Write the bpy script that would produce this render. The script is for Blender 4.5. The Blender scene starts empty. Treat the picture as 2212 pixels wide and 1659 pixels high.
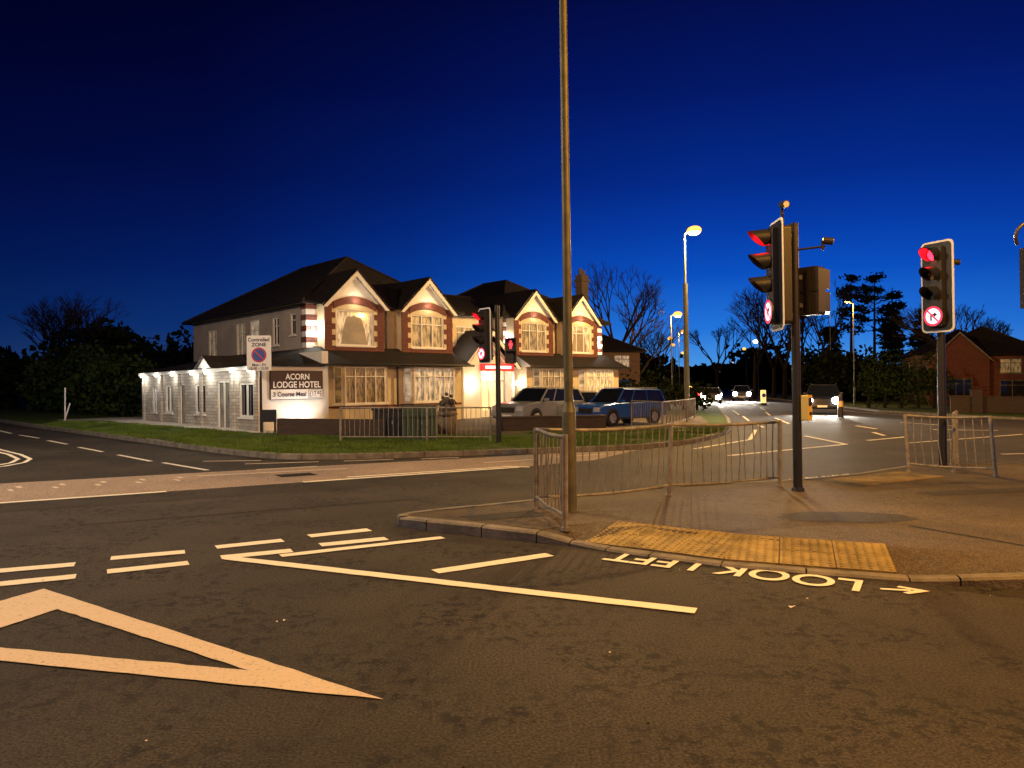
import bpy, math, random
from mathutils import Matrix, Vector
random.seed(7)
scene = bpy.context.scene
R = math.radians
LEAN = R(-0.8)

# ---------------------------------------------------------------- materials
def new_mat(name):
    m = bpy.data.materials.new(name); m.use_nodes = True
    nt = m.node_tree
    return m, nt, nt.nodes["Principled BSDF"]

def mat(name, col, rough=0.7, emit=None, es=0.0, var=0.0, vscale=3.0, metal=0.0, bump=0.0, bscale=40.0, coat=0.0, spec=.5):
    m, nt, b = new_mat(name)
    b.inputs["Base Color"].default_value = (*col, 1)
    b.inputs["Roughness"].default_value = rough
    b.inputs["Metallic"].default_value = metal
    b.inputs["Specular IOR Level"].default_value = spec
    if coat: b.inputs["Coat Weight"].default_value = coat
    if emit:
        b.inputs["Emission Color"].default_value = (*emit, 1)
        b.inputs["Emission Strength"].default_value = es
    if var > 0 or bump > 0:
        tc = nt.nodes.new("ShaderNodeTexCoord")
    if var > 0:
        n = nt.nodes.new("ShaderNodeTexNoise"); n.inputs["Scale"].default_value = vscale
        n.inputs["Detail"].default_value = 6; n.inputs["Roughness"].default_value = 0.65
        nt.links.new(tc.outputs["Object"], n.inputs["Vector"])
        r = nt.nodes.new("ShaderNodeValToRGB")
        r.color_ramp.elements[0].position = 0.3; r.color_ramp.elements[1].position = 0.7
        r.color_ramp.elements[0].color = (*[c*(1-var) for c in col], 1)
        r.color_ramp.elements[1].color = (*[min(1, c*(1+var)) for c in col], 1)
        nt.links.new(n.outputs["Fac"], r.inputs["Fac"])
        nt.links.new(r.outputs["Color"], b.inputs["Base Color"])
    if bump > 0:
        n2 = nt.nodes.new("ShaderNodeTexNoise"); n2.inputs["Scale"].default_value = bscale
        n2.inputs["Detail"].default_value = 4
        nt.links.new(tc.outputs["Object"], n2.inputs["Vector"])
        bp = nt.nodes.new("ShaderNodeBump"); bp.inputs["Strength"].default_value = bump
        bp.inputs["Distance"].default_value = 0.02
        nt.links.new(n2.outputs["Fac"], bp.inputs["Height"])
        nt.links.new(bp.outputs["Normal"], b.inputs["Normal"])
    return m

def asphalt(name, base, patch, amt, tint=0.35, th=0.515):
    m, nt, b = new_mat(name)
    L = nt.links
    tc = nt.nodes.new("ShaderNodeTexCoord")
    def noise(s, d=6, r=0.6, dist=0.0):
        n = nt.nodes.new("ShaderNodeTexNoise"); n.inputs["Scale"].default_value = s
        n.inputs["Detail"].default_value = d; n.inputs["Roughness"].default_value = r
        n.inputs["Distortion"].default_value = dist
        L.new(tc.outputs["Object"], n.inputs["Vector"]); return n
    def ramp(n, a, c, ca, cc):
        r = nt.nodes.new("ShaderNodeValToRGB")
        r.color_ramp.elements[0].position = a; r.color_ramp.elements[1].position = c
        r.color_ramp.elements[0].color = (*ca, 1); r.color_ramp.elements[1].color = (*cc, 1)
        L.new(n.outputs["Fac"], r.inputs["Fac"]); return r
    def mix(kind, f, a, c):
        x = nt.nodes.new("ShaderNodeMix"); x.data_type = 'RGBA'; x.blend_type = kind
        if isinstance(f, float): x.inputs[0].default_value = f
        else: L.new(f, x.inputs[0])
        for s, v in ((6, a), (7, c)):
            if isinstance(v, tuple): x.inputs[s].default_value = (*v, 1)
            else: L.new(v, x.inputs[s])
        return x.outputs[2]
    big = ramp(noise(0.35, 4), 0.35, 0.7, tuple(c*(1-tint) for c in base), tuple(c*(1+tint) for c in base))
    grain = ramp(noise(60, 3, 0.85), 0.38, 0.64, (0.25,)*3, (2.0,)*3)
    c1 = mix('MULTIPLY', 1.0, big.outputs["Color"], grain.outputs["Color"])
    fine = ramp(noise(10.5, 8, 0.74, 0.3), th, th+.03, (0,)*3, (1,)*3)
    area = ramp(noise(1.3, 4), 0.42, 0.58, (0,)*3, (1,)*3)
    mk = mix('MULTIPLY', 1.0, fine.outputs["Color"], area.outputs["Color"])
    mk2 = mix('MULTIPLY', 1.0, mk, (amt, amt, amt))
    c2 = mix('MIX', mk2, c1, patch)
    L.new(c2, b.inputs["Base Color"])
    b.inputs["Roughness"].default_value = 0.78
    b.inputs["Specular IOR Level"].default_value = 0.3
    bp = nt.nodes.new("ShaderNodeBump"); bp.inputs["Strength"].default_value = 0.8; bp.inputs["Distance"].default_value = 0.014
    L.new(noise(75, 4, 0.7).outputs["Fac"], bp.inputs["Height"]); L.new(bp.outputs["Normal"], b.inputs["Normal"])
    return m

def paint(name, col, wear=0.45):
    m, nt, b = new_mat(name); L = nt.links
    tc = nt.nodes.new("ShaderNodeTexCoord")
    n = nt.nodes.new("ShaderNodeTexNoise"); n.inputs["Scale"].default_value = 45; n.inputs["Detail"].default_value = 9
    n.inputs["Roughness"].default_value = 0.8
    L.new(tc.outputs["Object"], n.inputs["Vector"])
    r = nt.nodes.new("ShaderNodeValToRGB")
    r.color_ramp.elements[0].position = wear-0.12; r.color_ramp.elements[1].position = wear
    r.color_ramp.elements[0].color = (col[0]*.35, col[1]*.35, col[2]*.35, 1); r.color_ramp.elements[1].color = (*col, 1)
    L.new(n.outputs["Fac"], r.inputs["Fac"]); L.new(r.outputs["Color"], b.inputs["Base Color"])
    b.inputs["Roughness"].default_value = 0.7
    bp = nt.nodes.new("ShaderNodeBump"); bp.inputs["Strength"].default_value = 0.5; bp.inputs["Distance"].default_value = 0.01
    L.new(n.outputs["Fac"], bp.inputs["Height"]); L.new(bp.outputs["Normal"], b.inputs["Normal"])
    return m

def brickmat(name, c1, c2, mortar, sx=0.24, sz=0.08):
    m, nt, b = new_mat(name); L = nt.links
    tc = nt.nodes.new("ShaderNodeTexCoord")
    sp = nt.nodes.new("ShaderNodeSeparateXYZ"); L.new(tc.outputs["Object"], sp.inputs[0])
    ad = nt.nodes.new("ShaderNodeMath"); ad.operation = 'ADD'; L.new(sp.outputs[0], ad.inputs[0]); L.new(sp.outputs[1], ad.inputs[1])
    cb = nt.nodes.new("ShaderNodeCombineXYZ"); L.new(ad.outputs[0], cb.inputs[0]); L.new(sp.outputs[2], cb.inputs[1])
    t = nt.nodes.new("ShaderNodeTexBrick"); L.new(cb.outputs[0], t.inputs["Vector"])
    t.inputs["Scale"].default_value = 1.0; t.inputs["Brick Width"].default_value = sx; t.inputs["Row Height"].default_value = sz
    t.inputs["Mortar Size"].default_value = 0.011
    t.inputs["Color1"].default_value = (*c1, 1); t.inputs["Color2"].default_value = (*c2, 1); t.inputs["Mortar"].default_value = (*mortar, 1)
    L.new(t.outputs["Color"], b.inputs["Base Color"]); b.inputs["Roughness"].default_value = 0.85
    bp = nt.nodes.new("ShaderNodeBump"); bp.inputs["Strength"].default_value = 0.5; bp.inputs["Distance"].default_value = 0.01; bp.invert = True
    L.new(t.outputs["Fac"], bp.inputs["Height"]); L.new(bp.outputs["Normal"], b.inputs["Normal"])
    return m

def curtain(name, col, es, scale=9.0):
    m, nt, b = new_mat(name); L = nt.links
    tc = nt.nodes.new("ShaderNodeTexCoord")
    sp = nt.nodes.new("ShaderNodeSeparateXYZ"); L.new(tc.outputs["Object"], sp.inputs[0])
    ad = nt.nodes.new("ShaderNodeMath"); ad.operation = 'ADD'; L.new(sp.outputs[0], ad.inputs[0]); L.new(sp.outputs[1], ad.inputs[1])
    zz = nt.nodes.new("ShaderNodeMath"); zz.operation='MULTIPLY'; zz.inputs[1].default_value=.25; L.new(sp.outputs[2], zz.inputs[0])
    cb = nt.nodes.new("ShaderNodeCombineXYZ"); L.new(ad.outputs[0], cb.inputs[0]); L.new(zz.outputs[0], cb.inputs[1])
    n = nt.nodes.new("ShaderNodeTexNoise"); n.inputs["Scale"].default_value = scale; n.inputs["Detail"].default_value = 3
    L.new(cb.outputs[0], n.inputs["Vector"])
    r = nt.nodes.new("ShaderNodeValToRGB"); r.color_ramp.elements[0].position=.38; r.color_ramp.elements[1].position=.6
    r.color_ramp.elements[0].color = (*[c*.28 for c in col], 1); r.color_ramp.elements[1].color = (*col, 1)
    L.new(n.outputs["Fac"], r.inputs["Fac"]); L.new(r.outputs["Color"], b.inputs["Base Color"])
    L.new(r.outputs["Color"], b.inputs["Emission Color"]); b.inputs["Emission Strength"].default_value = es
    b.inputs["Roughness"].default_value = 0.3; b.inputs["Coat Weight"].default_value = 0.5; b.inputs["Coat Roughness"].default_value = 0.05
    return m

def tilemat(name, col):
    m, nt, b = new_mat(name); L = nt.links
    tc = nt.nodes.new("ShaderNodeTexCoord")
    sp = nt.nodes.new("ShaderNodeSeparateXYZ"); L.new(tc.outputs["Object"], sp.inputs[0])
    w = nt.nodes.new("ShaderNodeMath"); w.operation = 'MULTIPLY'; w.inputs[1].default_value = 6.0; L.new(sp.outputs[2], w.inputs[0])
    fr = nt.nodes.new("ShaderNodeMath"); fr.operation = 'FRACT'; L.new(w.outputs[0], fr.inputs[0])
    n = nt.nodes.new("ShaderNodeTexNoise"); n.inputs["Scale"].default_value = 6; n.inputs["Detail"].default_value = 8
    L.new(tc.outputs["Object"], n.inputs["Vector"])
    r = nt.nodes.new("ShaderNodeValToRGB"); r.color_ramp.elements[0].position = .3; r.color_ramp.elements[1].position = .7
    r.color_ramp.elements[0].color = (*[c*.5 for c in col], 1); r.color_ramp.elements[1].color = (*[c*1.6 for c in col], 1)
    L.new(n.outputs["Fac"], r.inputs["Fac"]); L.new(r.outputs["Color"], b.inputs["Base Color"])
    bp = nt.nodes.new("ShaderNodeBump"); bp.inputs["Strength"].default_value = 1.0; bp.inputs["Distance"].default_value = 0.05
    L.new(fr.outputs[0], bp.inputs["Height"]); L.new(bp.outputs["Normal"], b.inputs["Normal"])
    b.inputs["Roughness"].default_value = 0.75; b.inputs["Specular IOR Level"].default_value=.25
    return m

M_road = asphalt("asphalt", (0.042, 0.036, 0.030), (0.007, 0.006, 0.005), 0.92)
M_pale = asphalt("pale_asphalt", (0.32, 0.25, 0.20), (0.17, 0.135, 0.11), 0.35, 0.15)
M_pave = asphalt("pavement_asphalt", (0.085, 0.066, 0.045), (0.028, 0.023, 0.018), 0.6, .45)
M_darkasph = asphalt("repair_and_shadow_asphalt", (0.034, 0.029, 0.023), (0.010, 0.009, 0.008), 0.4, .2)  # for repairs and joints, and for the shadow painted on the pavement
M_kerb = mat("kerb_concrete", (0.17, 0.15, 0.125), 0.85, var=.45, vscale=4, bump=.5)
M_tact = mat("tactile_paving", (0.30, 0.225, 0.085), 0.8, var=.5, vscale=3.5, bump=.4)
M_tact2 = mat("worn_tactile_paving", (0.19, 0.145, 0.075), 0.8, var=.5, vscale=3.5, bump=.4)
M_white = paint("marking_paint", (0.84, 0.79, 0.66), 0.41)
M_worn = paint("worn_marking_paint", (0.68, 0.57, 0.45), 0.46)
M_grass = mat("grass", (0.05, 0.080, 0.018), 0.95, var=.6, vscale=3, bump=.8, bscale=30, spec=.1)
M_blade = mat("grass_blade", (0.085, 0.14, 0.022), 0.8, var=.5, vscale=1.2, spec=.2)
M_soil = mat("ground_earth", (0.03, 0.035, 0.02), 0.95, var=.4, vscale=.5, spec=.1)
M_galv = mat("galvanised_steel", (0.25, 0.23, 0.20), 0.55, metal=.3, var=.45, vscale=9)
M_lpole = mat("painted_lamp_steel", (0.13, 0.13, 0.075), 0.5, metal=.2, var=.35, vscale=5)
M_black = mat("black_paint", (0.016, 0.016, 0.016), 0.4)
M_dark = mat("dark_grey_plastic", (0.028, 0.024, 0.022), 0.45)
M_wborder = mat("white_reflective", (0.8, 0.8, 0.8), 0.5)
M_red = mat("red_lens_lit", (0.6, 0.01, 0.01), 0.4, (1, 0.008, 0.02), 14)
M_redvis = mat("visor_lining", (0.07, 0.05, 0.04), 0.35)
M_amber = mat("amber_lens", (0.32, 0.18, 0.03), 0.25)
M_green = mat("green_lens", (0.015, 0.04, 0.03), 0.25)
M_lamp = mat("sodium_lamp", (1, .6, .2), 0.5, (1, 0.46, 0.08), 2.0)
M_lampw = mat("pale_lamp", (1, .9, .7), 0.5, (1, 0.9, 0.7), 20)
M_cream = mat("cream_render", (0.60, 0.49, 0.31), 0.85, var=.16, vscale=1.2, bump=.2)
M_creamshade = mat("shaded_cream_render", (0.38, 0.32, 0.26), 0.85, var=.18, vscale=1.0, bump=.2)  # side wall's shade put into the colour, a darker greyer cream
M_wpaint = mat("white_paint", (0.74, 0.71, 0.64), 0.6, var=.08, vscale=3)
M_brickred = brickmat("red_brick", (0.17, 0.035, 0.022), (0.10, 0.022, 0.016), (0.14, 0.08, 0.06))
M_brickdk = brickmat("dark_brick", (0.06, 0.035, 0.025), (0.04, 0.025, 0.018), (0.05, 0.04, 0.035))
M_brickpale = brickmat("pale_brick", (0.54, 0.49, 0.42), (0.36, 0.32, 0.27), (0.27, 0.24, 0.20), 0.34, 0.12)
M_brickbrn = brickmat("brown_brick", (0.20, 0.10, 0.045), (0.13, 0.06, 0.03), (0.17, 0.13, 0.1))
M_tile = tilemat("roof_tiles", (0.016, 0.012, 0.010))
M_curt = curtain("net_curtain", (0.52, 0.42, 0.23), 0.14)
M_curtw = curtain("bright_curtain", (0.74, 0.65, 0.46), 0.30)
M_curtd = curtain("drawn_curtain", (0.36, 0.25, 0.10), 0.15, 14)
M_gdark = mat("dark_glass", (0.01, 0.012, 0.015), 0.08, coat=.5)
M_door = mat("lit_doorway", (0.7, 0.5, 0.25), 0.5, (1, .72, .32), 1.1, var=.4, vscale=2)
M_bark = mat("bark", (0.022, 0.017, 0.013), 0.9, spec=.1)
M_leaf = mat("dark_foliage", (0.010, 0.014, 0.006), 0.95, var=.5, vscale=.8, spec=.05)
M_leafg = mat("green_foliage", (0.024, 0.042, 0.010), 0.9, var=.6, vscale=.8, spec=.1)
M_slab = mat("concrete_paving", (0.42, 0.38, 0.33), 0.85, var=.25, vscale=2, bump=.3)

# ---------------------------------------------------------------- mesh builder
class MB:
    def __init__(s): s.v=[]; s.f=[]; s.mi=[]; s.ms=[]; s.T=None
    def m(s, mt):
        if mt not in s.ms: s.ms.append(mt)
        return s.ms.index(mt)
    def add(s, vs, fs, mt):
        o=len(s.v); k=s.m(mt)
        for p in vs:
            p=Vector(p)
            if s.T is not None: p = s.T @ p
            s.v.append(tuple(p))
        for f in fs: s.f.append([o+i for i in f]); s.mi.append(k)
    def poly(s, pts, mt): s.add(pts, [list(range(len(pts)))], mt)
    def bx(s, x0,x1,y0,y1,z0,z1, mt):
        s.add([(x0,y0,z0),(x1,y0,z0),(x1,y1,z0),(x0,y1,z0),(x0,y0,z1),(x1,y0,z1),(x1,y1,z1),(x0,y1,z1)],
              [(0,3,2,1),(4,5,6,7),(0,1,5,4),(1,2,6,5),(2,3,7,6),(3,0,4,7)], mt)
    def hexa(s, b, t, mt):
        s.add(list(b)+list(t), [(0,3,2,1),(4,5,6,7),(0,1,5,4),(1,2,6,5),(2,3,7,6),(3,0,4,7)], mt)
    def cyl(s, p0, p1, r0, r1=None, n=10, mt=None, caps=True):
        if r1 is None: r1=r0
        p0=Vector(p0); p1=Vector(p1); d=(p1-p0)
        if d.length<1e-6: return
        d.normalize(); a=Vector((0,0,1)) if abs(d.z)<.9 else Vector((1,0,0))
        u=d.cross(a).normalized(); w=d.cross(u)
        vs=[]
        for p,r in ((p0,r0),(p1,r1)):
            for i in range(n):
                t=2*math.pi*i/n; vs.append(p+u*(r*math.cos(t))+w*(r*math.sin(t)))
        fs=[(i,(i+1)%n,n+(i+1)%n,n+i) for i in range(n)]
        if caps: fs+= [tuple(range(n))[::-1], tuple(range(n,2*n))]
        s.add(vs,fs,mt)
    def sph(s, c, r, mt, n=10, sc=(1,1,1)):
        vs=[];fs=[];m=n//2+1
        for j in range(m+1):
            ph=math.pi*j/m
            for i in range(n):
                t=2*math.pi*i/n
                vs.append((c[0]+sc[0]*r*math.sin(ph)*math.cos(t), c[1]+sc[1]*r*math.sin(ph)*math.sin(t), c[2]+sc[2]*r*math.cos(ph)))
        for j in range(m):
            for i in range(n):
                fs.append((j*n+i,(j+1)*n+i,(j+1)*n+(i+1)%n,j*n+(i+1)%n))
        s.add(vs,fs,mt)
    def prism(s, pts, a, b, axis, mt):
        def P(p,h):
            return (p[0],h,p[1]) if axis=='y' else ((h,p[0],p[1]) if axis=='x' else (p[0],p[1],h))
        n=len(pts)
        s.add([P(p,a) for p in pts]+[P(p,b) for p in pts],
              [tuple(range(n))[::-1], tuple(range(n,2*n))]+[(i,(i+1)%n,n+(i+1)%n,n+i) for i in range(n)], mt)
    def ob(s, o,u,n,u0,u1,z0,z1,d0,d1,mt):
        def P(a,z,d): return (o[0]+u[0]*a+n[0]*d, o[1]+u[1]*a+n[1]*d, z)
        s.hexa([P(u0,z0,d0),P(u1,z0,d0),P(u1,z0,d1),P(u0,z0,d1)],[P(u0,z1,d0),P(u1,z1,d0),P(u1,z1,d1),P(u0,z1,d1)],mt)
    def obj(s, name, parent=None, M=None, bevel=0, smooth=False):
        me=bpy.data.meshes.new(name); me.from_pydata(s.v,[],s.f)
        for mt in s.ms: me.materials.append(mt)
        me.polygons.foreach_set("material_index", s.mi)
        if smooth: me.polygons.foreach_set("use_smooth",[True]*len(me.polygons))
        me.update()
        o=bpy.data.objects.new(name,me); scene.collection.objects.link(o)
        if parent: o.parent=parent
        if M is not None: o.matrix_basis=M
        if bevel:
            b=o.modifiers.new("bevel",'BEVEL'); b.width=bevel; b.segments=2; b.limit_method='ANGLE'; b.angle_limit=R(40)
        return o

def empty(name, x=0,y=0,z=0, rz=0, lean=LEAN, sc=1.0):
    e=bpy.data.objects.new(name,None); scene.collection.objects.link(e)
    e.matrix_basis = Matrix.Translation((x,y,z)) @ Matrix.Rotation(lean,4,'Y') @ Matrix.Rotation(rz,4,'Z') @ Matrix.Scale(sc,4)
    e.empty_display_size=.2
    return e

def light(name, kind, loc, col, energy, parent=None, radius=.12, rot=None, spot=None, blend=.5):
    l=bpy.data.lights.new(name,kind); l.color=col; l.energy=energy
    if kind in('POINT','SPOT'): l.shadow_soft_size=radius
    if kind=='SPOT': l.spot_size=spot; l.spot_blend=blend
    o=bpy.data.objects.new(name,l); scene.collection.objects.link(o); o.location=loc
    if parent: o.parent=parent
    if rot is not None:
        o.rotation_euler=Vector(rot).to_track_quat('-Z','Y').to_euler()
    return o

# ---------------------------------------------------------------- ground and roads
b=MB(); b.poly([(-900,-60,-.03),(900,-60,-.03),(900,1200,-.03),(-900,1200,-.03)],M_soil); b.obj("ground")

K=[(-60,70.5),(-19.2,29.6),(-13.4,24.0),(-7.6,18.4),(-6.5,17.4),(-5.7,16.8),(-5.2,16.45),(-4.6,16.3),(-3.8,16.35),(-2.85,16.6),(-1.13,17.2),(.375,17.75),(2.23,18.5),(3.2,19.0),
   (4.11,19.8),(5.2,21.1),(6.14,22.8),(7.2,25.0),(8.15,27.7),(9.2,31.3),(10.3,35.3),(13.2,46.8),(19.0,69.6),(27.5,103),(53,200),(158,600)]
RR=[(120,18),(60,26),(35,31),(27,33.4),(24.6,35.6),(23.6,38.5),(23.1,46.8),(27.8,69.6),(37,112),(65,200),(172,600)]
LV=[(-66,70.5),(-14.8,19.9),(-13.6,18.6),(-12.1,17.1),(-11.2,15.8),(-10.95,14.9),(-11.3,14.0),(-12.5,12.9),(-40,-5)]
b=MB()
b.poly([(p[0],p[1],0) for p in [(-90,-30),(120,-30)]+RR+K[::-1]+[(-66,70.5),(-90,40)]],M_road); b.obj("road")
def kerb(path,name,h=.12,w=.14,inside=1,z=0.0):
    b=MB(); n=len(path); ins=[]
    for i in range(n):
        a=Vector(path[max(0,i-1)][:2]); c=Vector(path[min(n-1,i+1)][:2]); d=(c-a).normalized()
        nn=Vector((-d.y,d.x))*inside*w; ins.append((path[i][0]+nn.x,path[i][1]+nn.y))
    for i in range(n-1):
        h0=path[i][2] if len(path[i])>2 else h; h1=path[i+1][2] if len(path[i+1])>2 else h
        p,q=path[i],path[i+1]; pi,qi=ins[i],ins[i+1]
        L=math.hypot(q[0]-p[0],q[1]-p[1]); m=max(1,int(round(L/.9))) if L<25 else 1
        for k in range(m):
            t0=k/m+(.006/L if m>1 or L<2 else 0); t1=(k+1)/m-(.006/L if m>1 or L<2 else 0)
            def lp(a,c,t): return (a[0]+(c[0]-a[0])*t,a[1]+(c[1]-a[1])*t)
            P0=lp(p,q,t0);P1=lp(p,q,t1);Q0=lp(pi,qi,t0);Q1=lp(pi,qi,t1); H0=h0+(h1-h0)*t0+random.uniform(-.002,.002);H1=h0+(h1-h0)*t1+random.uniform(-.002,.002)
            f0=lp(P0,Q0,.15); f1=lp(P1,Q1,.15)
            b.poly([(*P0,z-.02),(*P1,z-.02),(*P1,H1-.02),(*P0,H0-.02)],M_kerb)
            b.poly([(*P0,H0-.02),(*P1,H1-.02),(*f1,H1),(*f0,H0)],M_kerb)
            b.poly([(*f0,H0),(*f1,H1),(*Q1,H1+.003),(*Q0,H0+.003)],M_kerb)
    return b.obj(name)
b=MB(); b.poly([(p[0],p[1],.105) for p in K+[(-300,600),(-300,300)]],M_grass); b.obj("grass_verge")
kerb(K,"kerb",inside=1)
b=MB(); b.poly([(p[0],p[1],.105) for p in RR+[(400,600),(400,18)]][::-1],M_grass); b.obj("grass_verge")
kerb(RR,"kerb",inside=-1)
b=MB(); b.poly([(p[0],p[1],.105) for p in LV+[(-300,-5),(-300,200)]],M_grass); b.obj("grass_verge")
kerb(LV,"kerb",inside=-1)
b=MB(); b.poly([(-3.5,22.6,.11),(5.5,24.2,.11),(8.2,31,.11),(9.5,37.5,.11),(7,43,.11),(-8,30,.11)],M_pave); b.obj("forecourt")
b=MB(); b.poly([(-20.5,33.5,.112),(-8.6,24.2,.112),(-7.2,23.6,.112),(-5.8,26.2,.112),(-8.5,26.2,.112),(-18.5,37,.112)],M_slab); b.obj("footpath")
b=MB(); b.poly([(-24,1.6,.004),(-8.43,12.26,.004),(-5.67,13.9,.004),(-3.3,15.3,.004),(-1.0,16.6,.004),(.9,17.75,.004),(3.2,18.8,.004),(1.76,16.15,.004),(.128,14.75,.004),(-3.49,12.45,.004),(-5.22,11.36,.004),(-7.0,10.2,.004),(-24,-0.6,.004)],M_pale)  # strip of paler asphalt along the far side of the road
b.obj("pale_strip")
M_iron=mat("cast_iron",(.02,.018,.016),.8,bump=.6,bscale=60,spec=.2)
b=MB(); b.poly([(-4.3,13.45,.0075),(-3.75,13.8,.0075),(-3.5,13.45,.0075),(-4.05,13.1,.0075)],M_iron); b.obj("manhole_cover")
def blob(b,cx,cy,rx,ry,z,mt,seed):
    rn=random.Random(seed); b.poly([(cx+rx*math.cos(a)*(1+rn.uniform(-.12,.12)),cy+ry*math.sin(a)*(1+rn.uniform(-.12,.12)),z) for a in [2*math.pi*i/26 for i in range(26)]],mt)
b=MB(); blob(b,3.8,8.45,.75,.36,.1235,M_darkasph,3); b.poly([(-.6,8.5,.1235),(.25,8.9,.1235),(.4,8.55,.1235),(-.4,8.2,.1235)],M_darkasph)  # blob is the soft shadow near the signal, painted as a dark patch
b.poly([(5.6,10.4,.1235),(9.5,11.4,.1235),(9.6,11.1,.1235),(5.7,10.1,.1235)],M_darkasph)
b.poly([(4.2,7.9,.1238),(5.2,6.1,.1238),(5.23,6.12,.1238),(4.24,7.93,.1238)],M_iron); b.obj("pavement_repair_and_shadow")
b=MB(); b.poly([(-9,8.5,.003),(1.2,14.2,.003),(1.35,13.95,.003),(-8.8,8.2,.003)],M_darkasph); b.poly([(-5,8.6,.003),(-1.4,10.6,.003),(-1.38,10.57,.003),(-4.98,8.57,.003)],M_iron)
b.obj("road_joint")

NE=[(-1.29,8.50,.11),(-.95,8.25,.12),(-.325,7.92,.12),(.25,7.62,.11),(.575,7.46,.05),(.9,7.22,.03),(1.271,6.957,.03),(1.848,6.60,.03),(2.5,6.33,.03),(3.249,6.085,.03),(3.6,5.98,.06),(4.1,5.85,.11),(5.2,5.72,.12),(8,5.5,.12),(30,4.0,.12)]
FE=[(30,18),(14,14.6),(9.92,14.43),(8.6,14.4),(7.43,14.0),(5.89,12.73),(4.9,12.1),(4.37,11.85),(2.30,11.07),(.268,9.80),(-.5,9.3),(-.97,9.0),(-1.22,8.8),(-1.33,8.63),(-1.29,8.50)]
b=MB()
n=len(NE); inner=[]
for i in range(n):
    a=Vector(NE[max(0,i-1)][:2]); c=Vector(NE[min(n-1,i+1)][:2]); d=(c-a).normalized(); nn=Vector((-d.y,d.x))
    k=.14 if i<4 else .85
    if i in(0,): k=.15
    inner.append((NE[i][0]+nn.x*k,NE[i][1]+nn.y*k,.12))
edge=[]
for i in range(n):
    a=Vector(NE[max(0,i-1)][:2]); c=Vector(NE[min(n-1,i+1)][:2]); d=(c-a).normalized(); nn=Vector((-d.y,d.x))*.13
    edge.append((NE[i][0]+nn.x,NE[i][1]+nn.y,NE[i][2]))
for i in range(n-1): b.poly([edge[i],edge[i+1],inner[i+1],inner[i]],M_pave)
b.poly(inner+[(p[0],p[1],.12) for p in FE[:-1]],M_pave)
b.obj("pavement")
kerb(NE,"kerb",inside=1,h=.12,w=.13)
kerb(FE,"kerb",inside=1,h=.124,w=.13)
def tactile(b,p0,p1,depth,z0,z1,mt):
    p0=Vector(p0);p1=Vector(p1); d=(p1-p0); L=d.length; d.normalize(); nn=Vector((-d.y,d.x))
    nu=int(L/.4); nv=max(1,int(round(depth/.4))); su=L/nu; sv=depth/nv
    for i in range(nu):
        for j in range(nv):
            g=.005; tz=random.uniform(-.003,.003)
            def P(a,c,h):
                q=p0+d*a+nn*c; return (q.x,q.y,z0+(z1-z0)*c/depth+h+tz)
            a0,a1,c0,c1=i*su+g,(i+1)*su-g,j*sv+g,(j+1)*sv-g
            b.hexa([P(a0,c0,-.02),P(a1,c0,-.02),P(a1,c1,-.02),P(a0,c1,-.02)],[P(a0,c0,.012),P(a1,c0,.012),P(a1,c1,.012),P(a0,c1,.012)],mt)
            for k in range(6):
                for l in range(6):
                    a=a0+(k+.5)*(a1-a0)/6; c=c0+(l+.5)*(c1-c0)/6; r=.02
                    base=[P(a+r*math.cos(t),c+r*math.sin(t),.0122) for t in [q*math.pi/3 for q in range(6)]]
                    top=[P(a+r*.55*math.cos(t),c+r*.55*math.sin(t),.023) for t in [q*math.pi/3 for q in range(6)]]
                    b.add(base+top,[(q,(q+1)%6,6+(q+1)%6,6+q) for q in range(6)]+[(6,7,8,9,10,11)],mt)
b=MB(); tactile(b,(.72,7.50),(1.90,6.72),.8,.035,.118,M_tact); tactile(b,(1.91,6.715),(3.22,6.23),.8,.035,.118,M_tact); b.obj("tactile_paving")
b=MB(); tactile(b,(6.7,12.9),(4.85,11.75),.8,.118,.118,M_tact2); b.obj("tactile_paving")

# ---------------------------------------------------------------- road markings
marks=empty("road_markings",lean=0)
def line(b,p,q,w,mt=M_white,z=.008):
    p=Vector(p);q=Vector(q);d=(q-p);L=d.length;d.normalize();nn=Vector((-d.y,d.x))*w/2
    m=max(1,min(40,int(L/.12))); jit=.004 if L<6 else 0
    up=[];dn=[]
    for i in range(m+1):
        c=p+d*(L*i/m); j1=1+random.uniform(-1,1)*jit/w*2; j2=1+random.uniform(-1,1)*jit/w*2
        up.append((c.x+nn.x*j1,c.y+nn.y*j1,z)); dn.append((c.x-nn.x*j2,c.y-nn.y*j2,z))
    for i in range(m): b.poly([dn[i],dn[i+1],up[i+1],up[i]],mt)
b=MB()
T=(-.652,3.80);A=(-3.69,5.877);B=(-4.12,4.604);iT=(-1.473,4.185);iA=(-3.256,5.34);iB=(-3.465,4.63)
for o1,o2,i1,i2 in ((T,A,iT,iA),(A,B,iA,iB),(B,T,iB,iT)):
    m=26
    def lp(a,c,t,j=0): return (a[0]+(c[0]-a[0])*t+random.uniform(-j,j),a[1]+(c[1]-a[1])*t+random.uniform(-j,j),.008)
    oo=[lp(o1,o2,i/m,.005 if 0<i<m else 0) for i in range(m+1)]; ii=[lp(i1,i2,i/m,.005 if 0<i<m else 0) for i in range(m+1)]
    for i in range(m): b.poly([oo[i],oo[i+1],ii[i+1],ii[i]],M_worn)
b.obj("give_way_triangle",marks)
b=MB()
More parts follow.
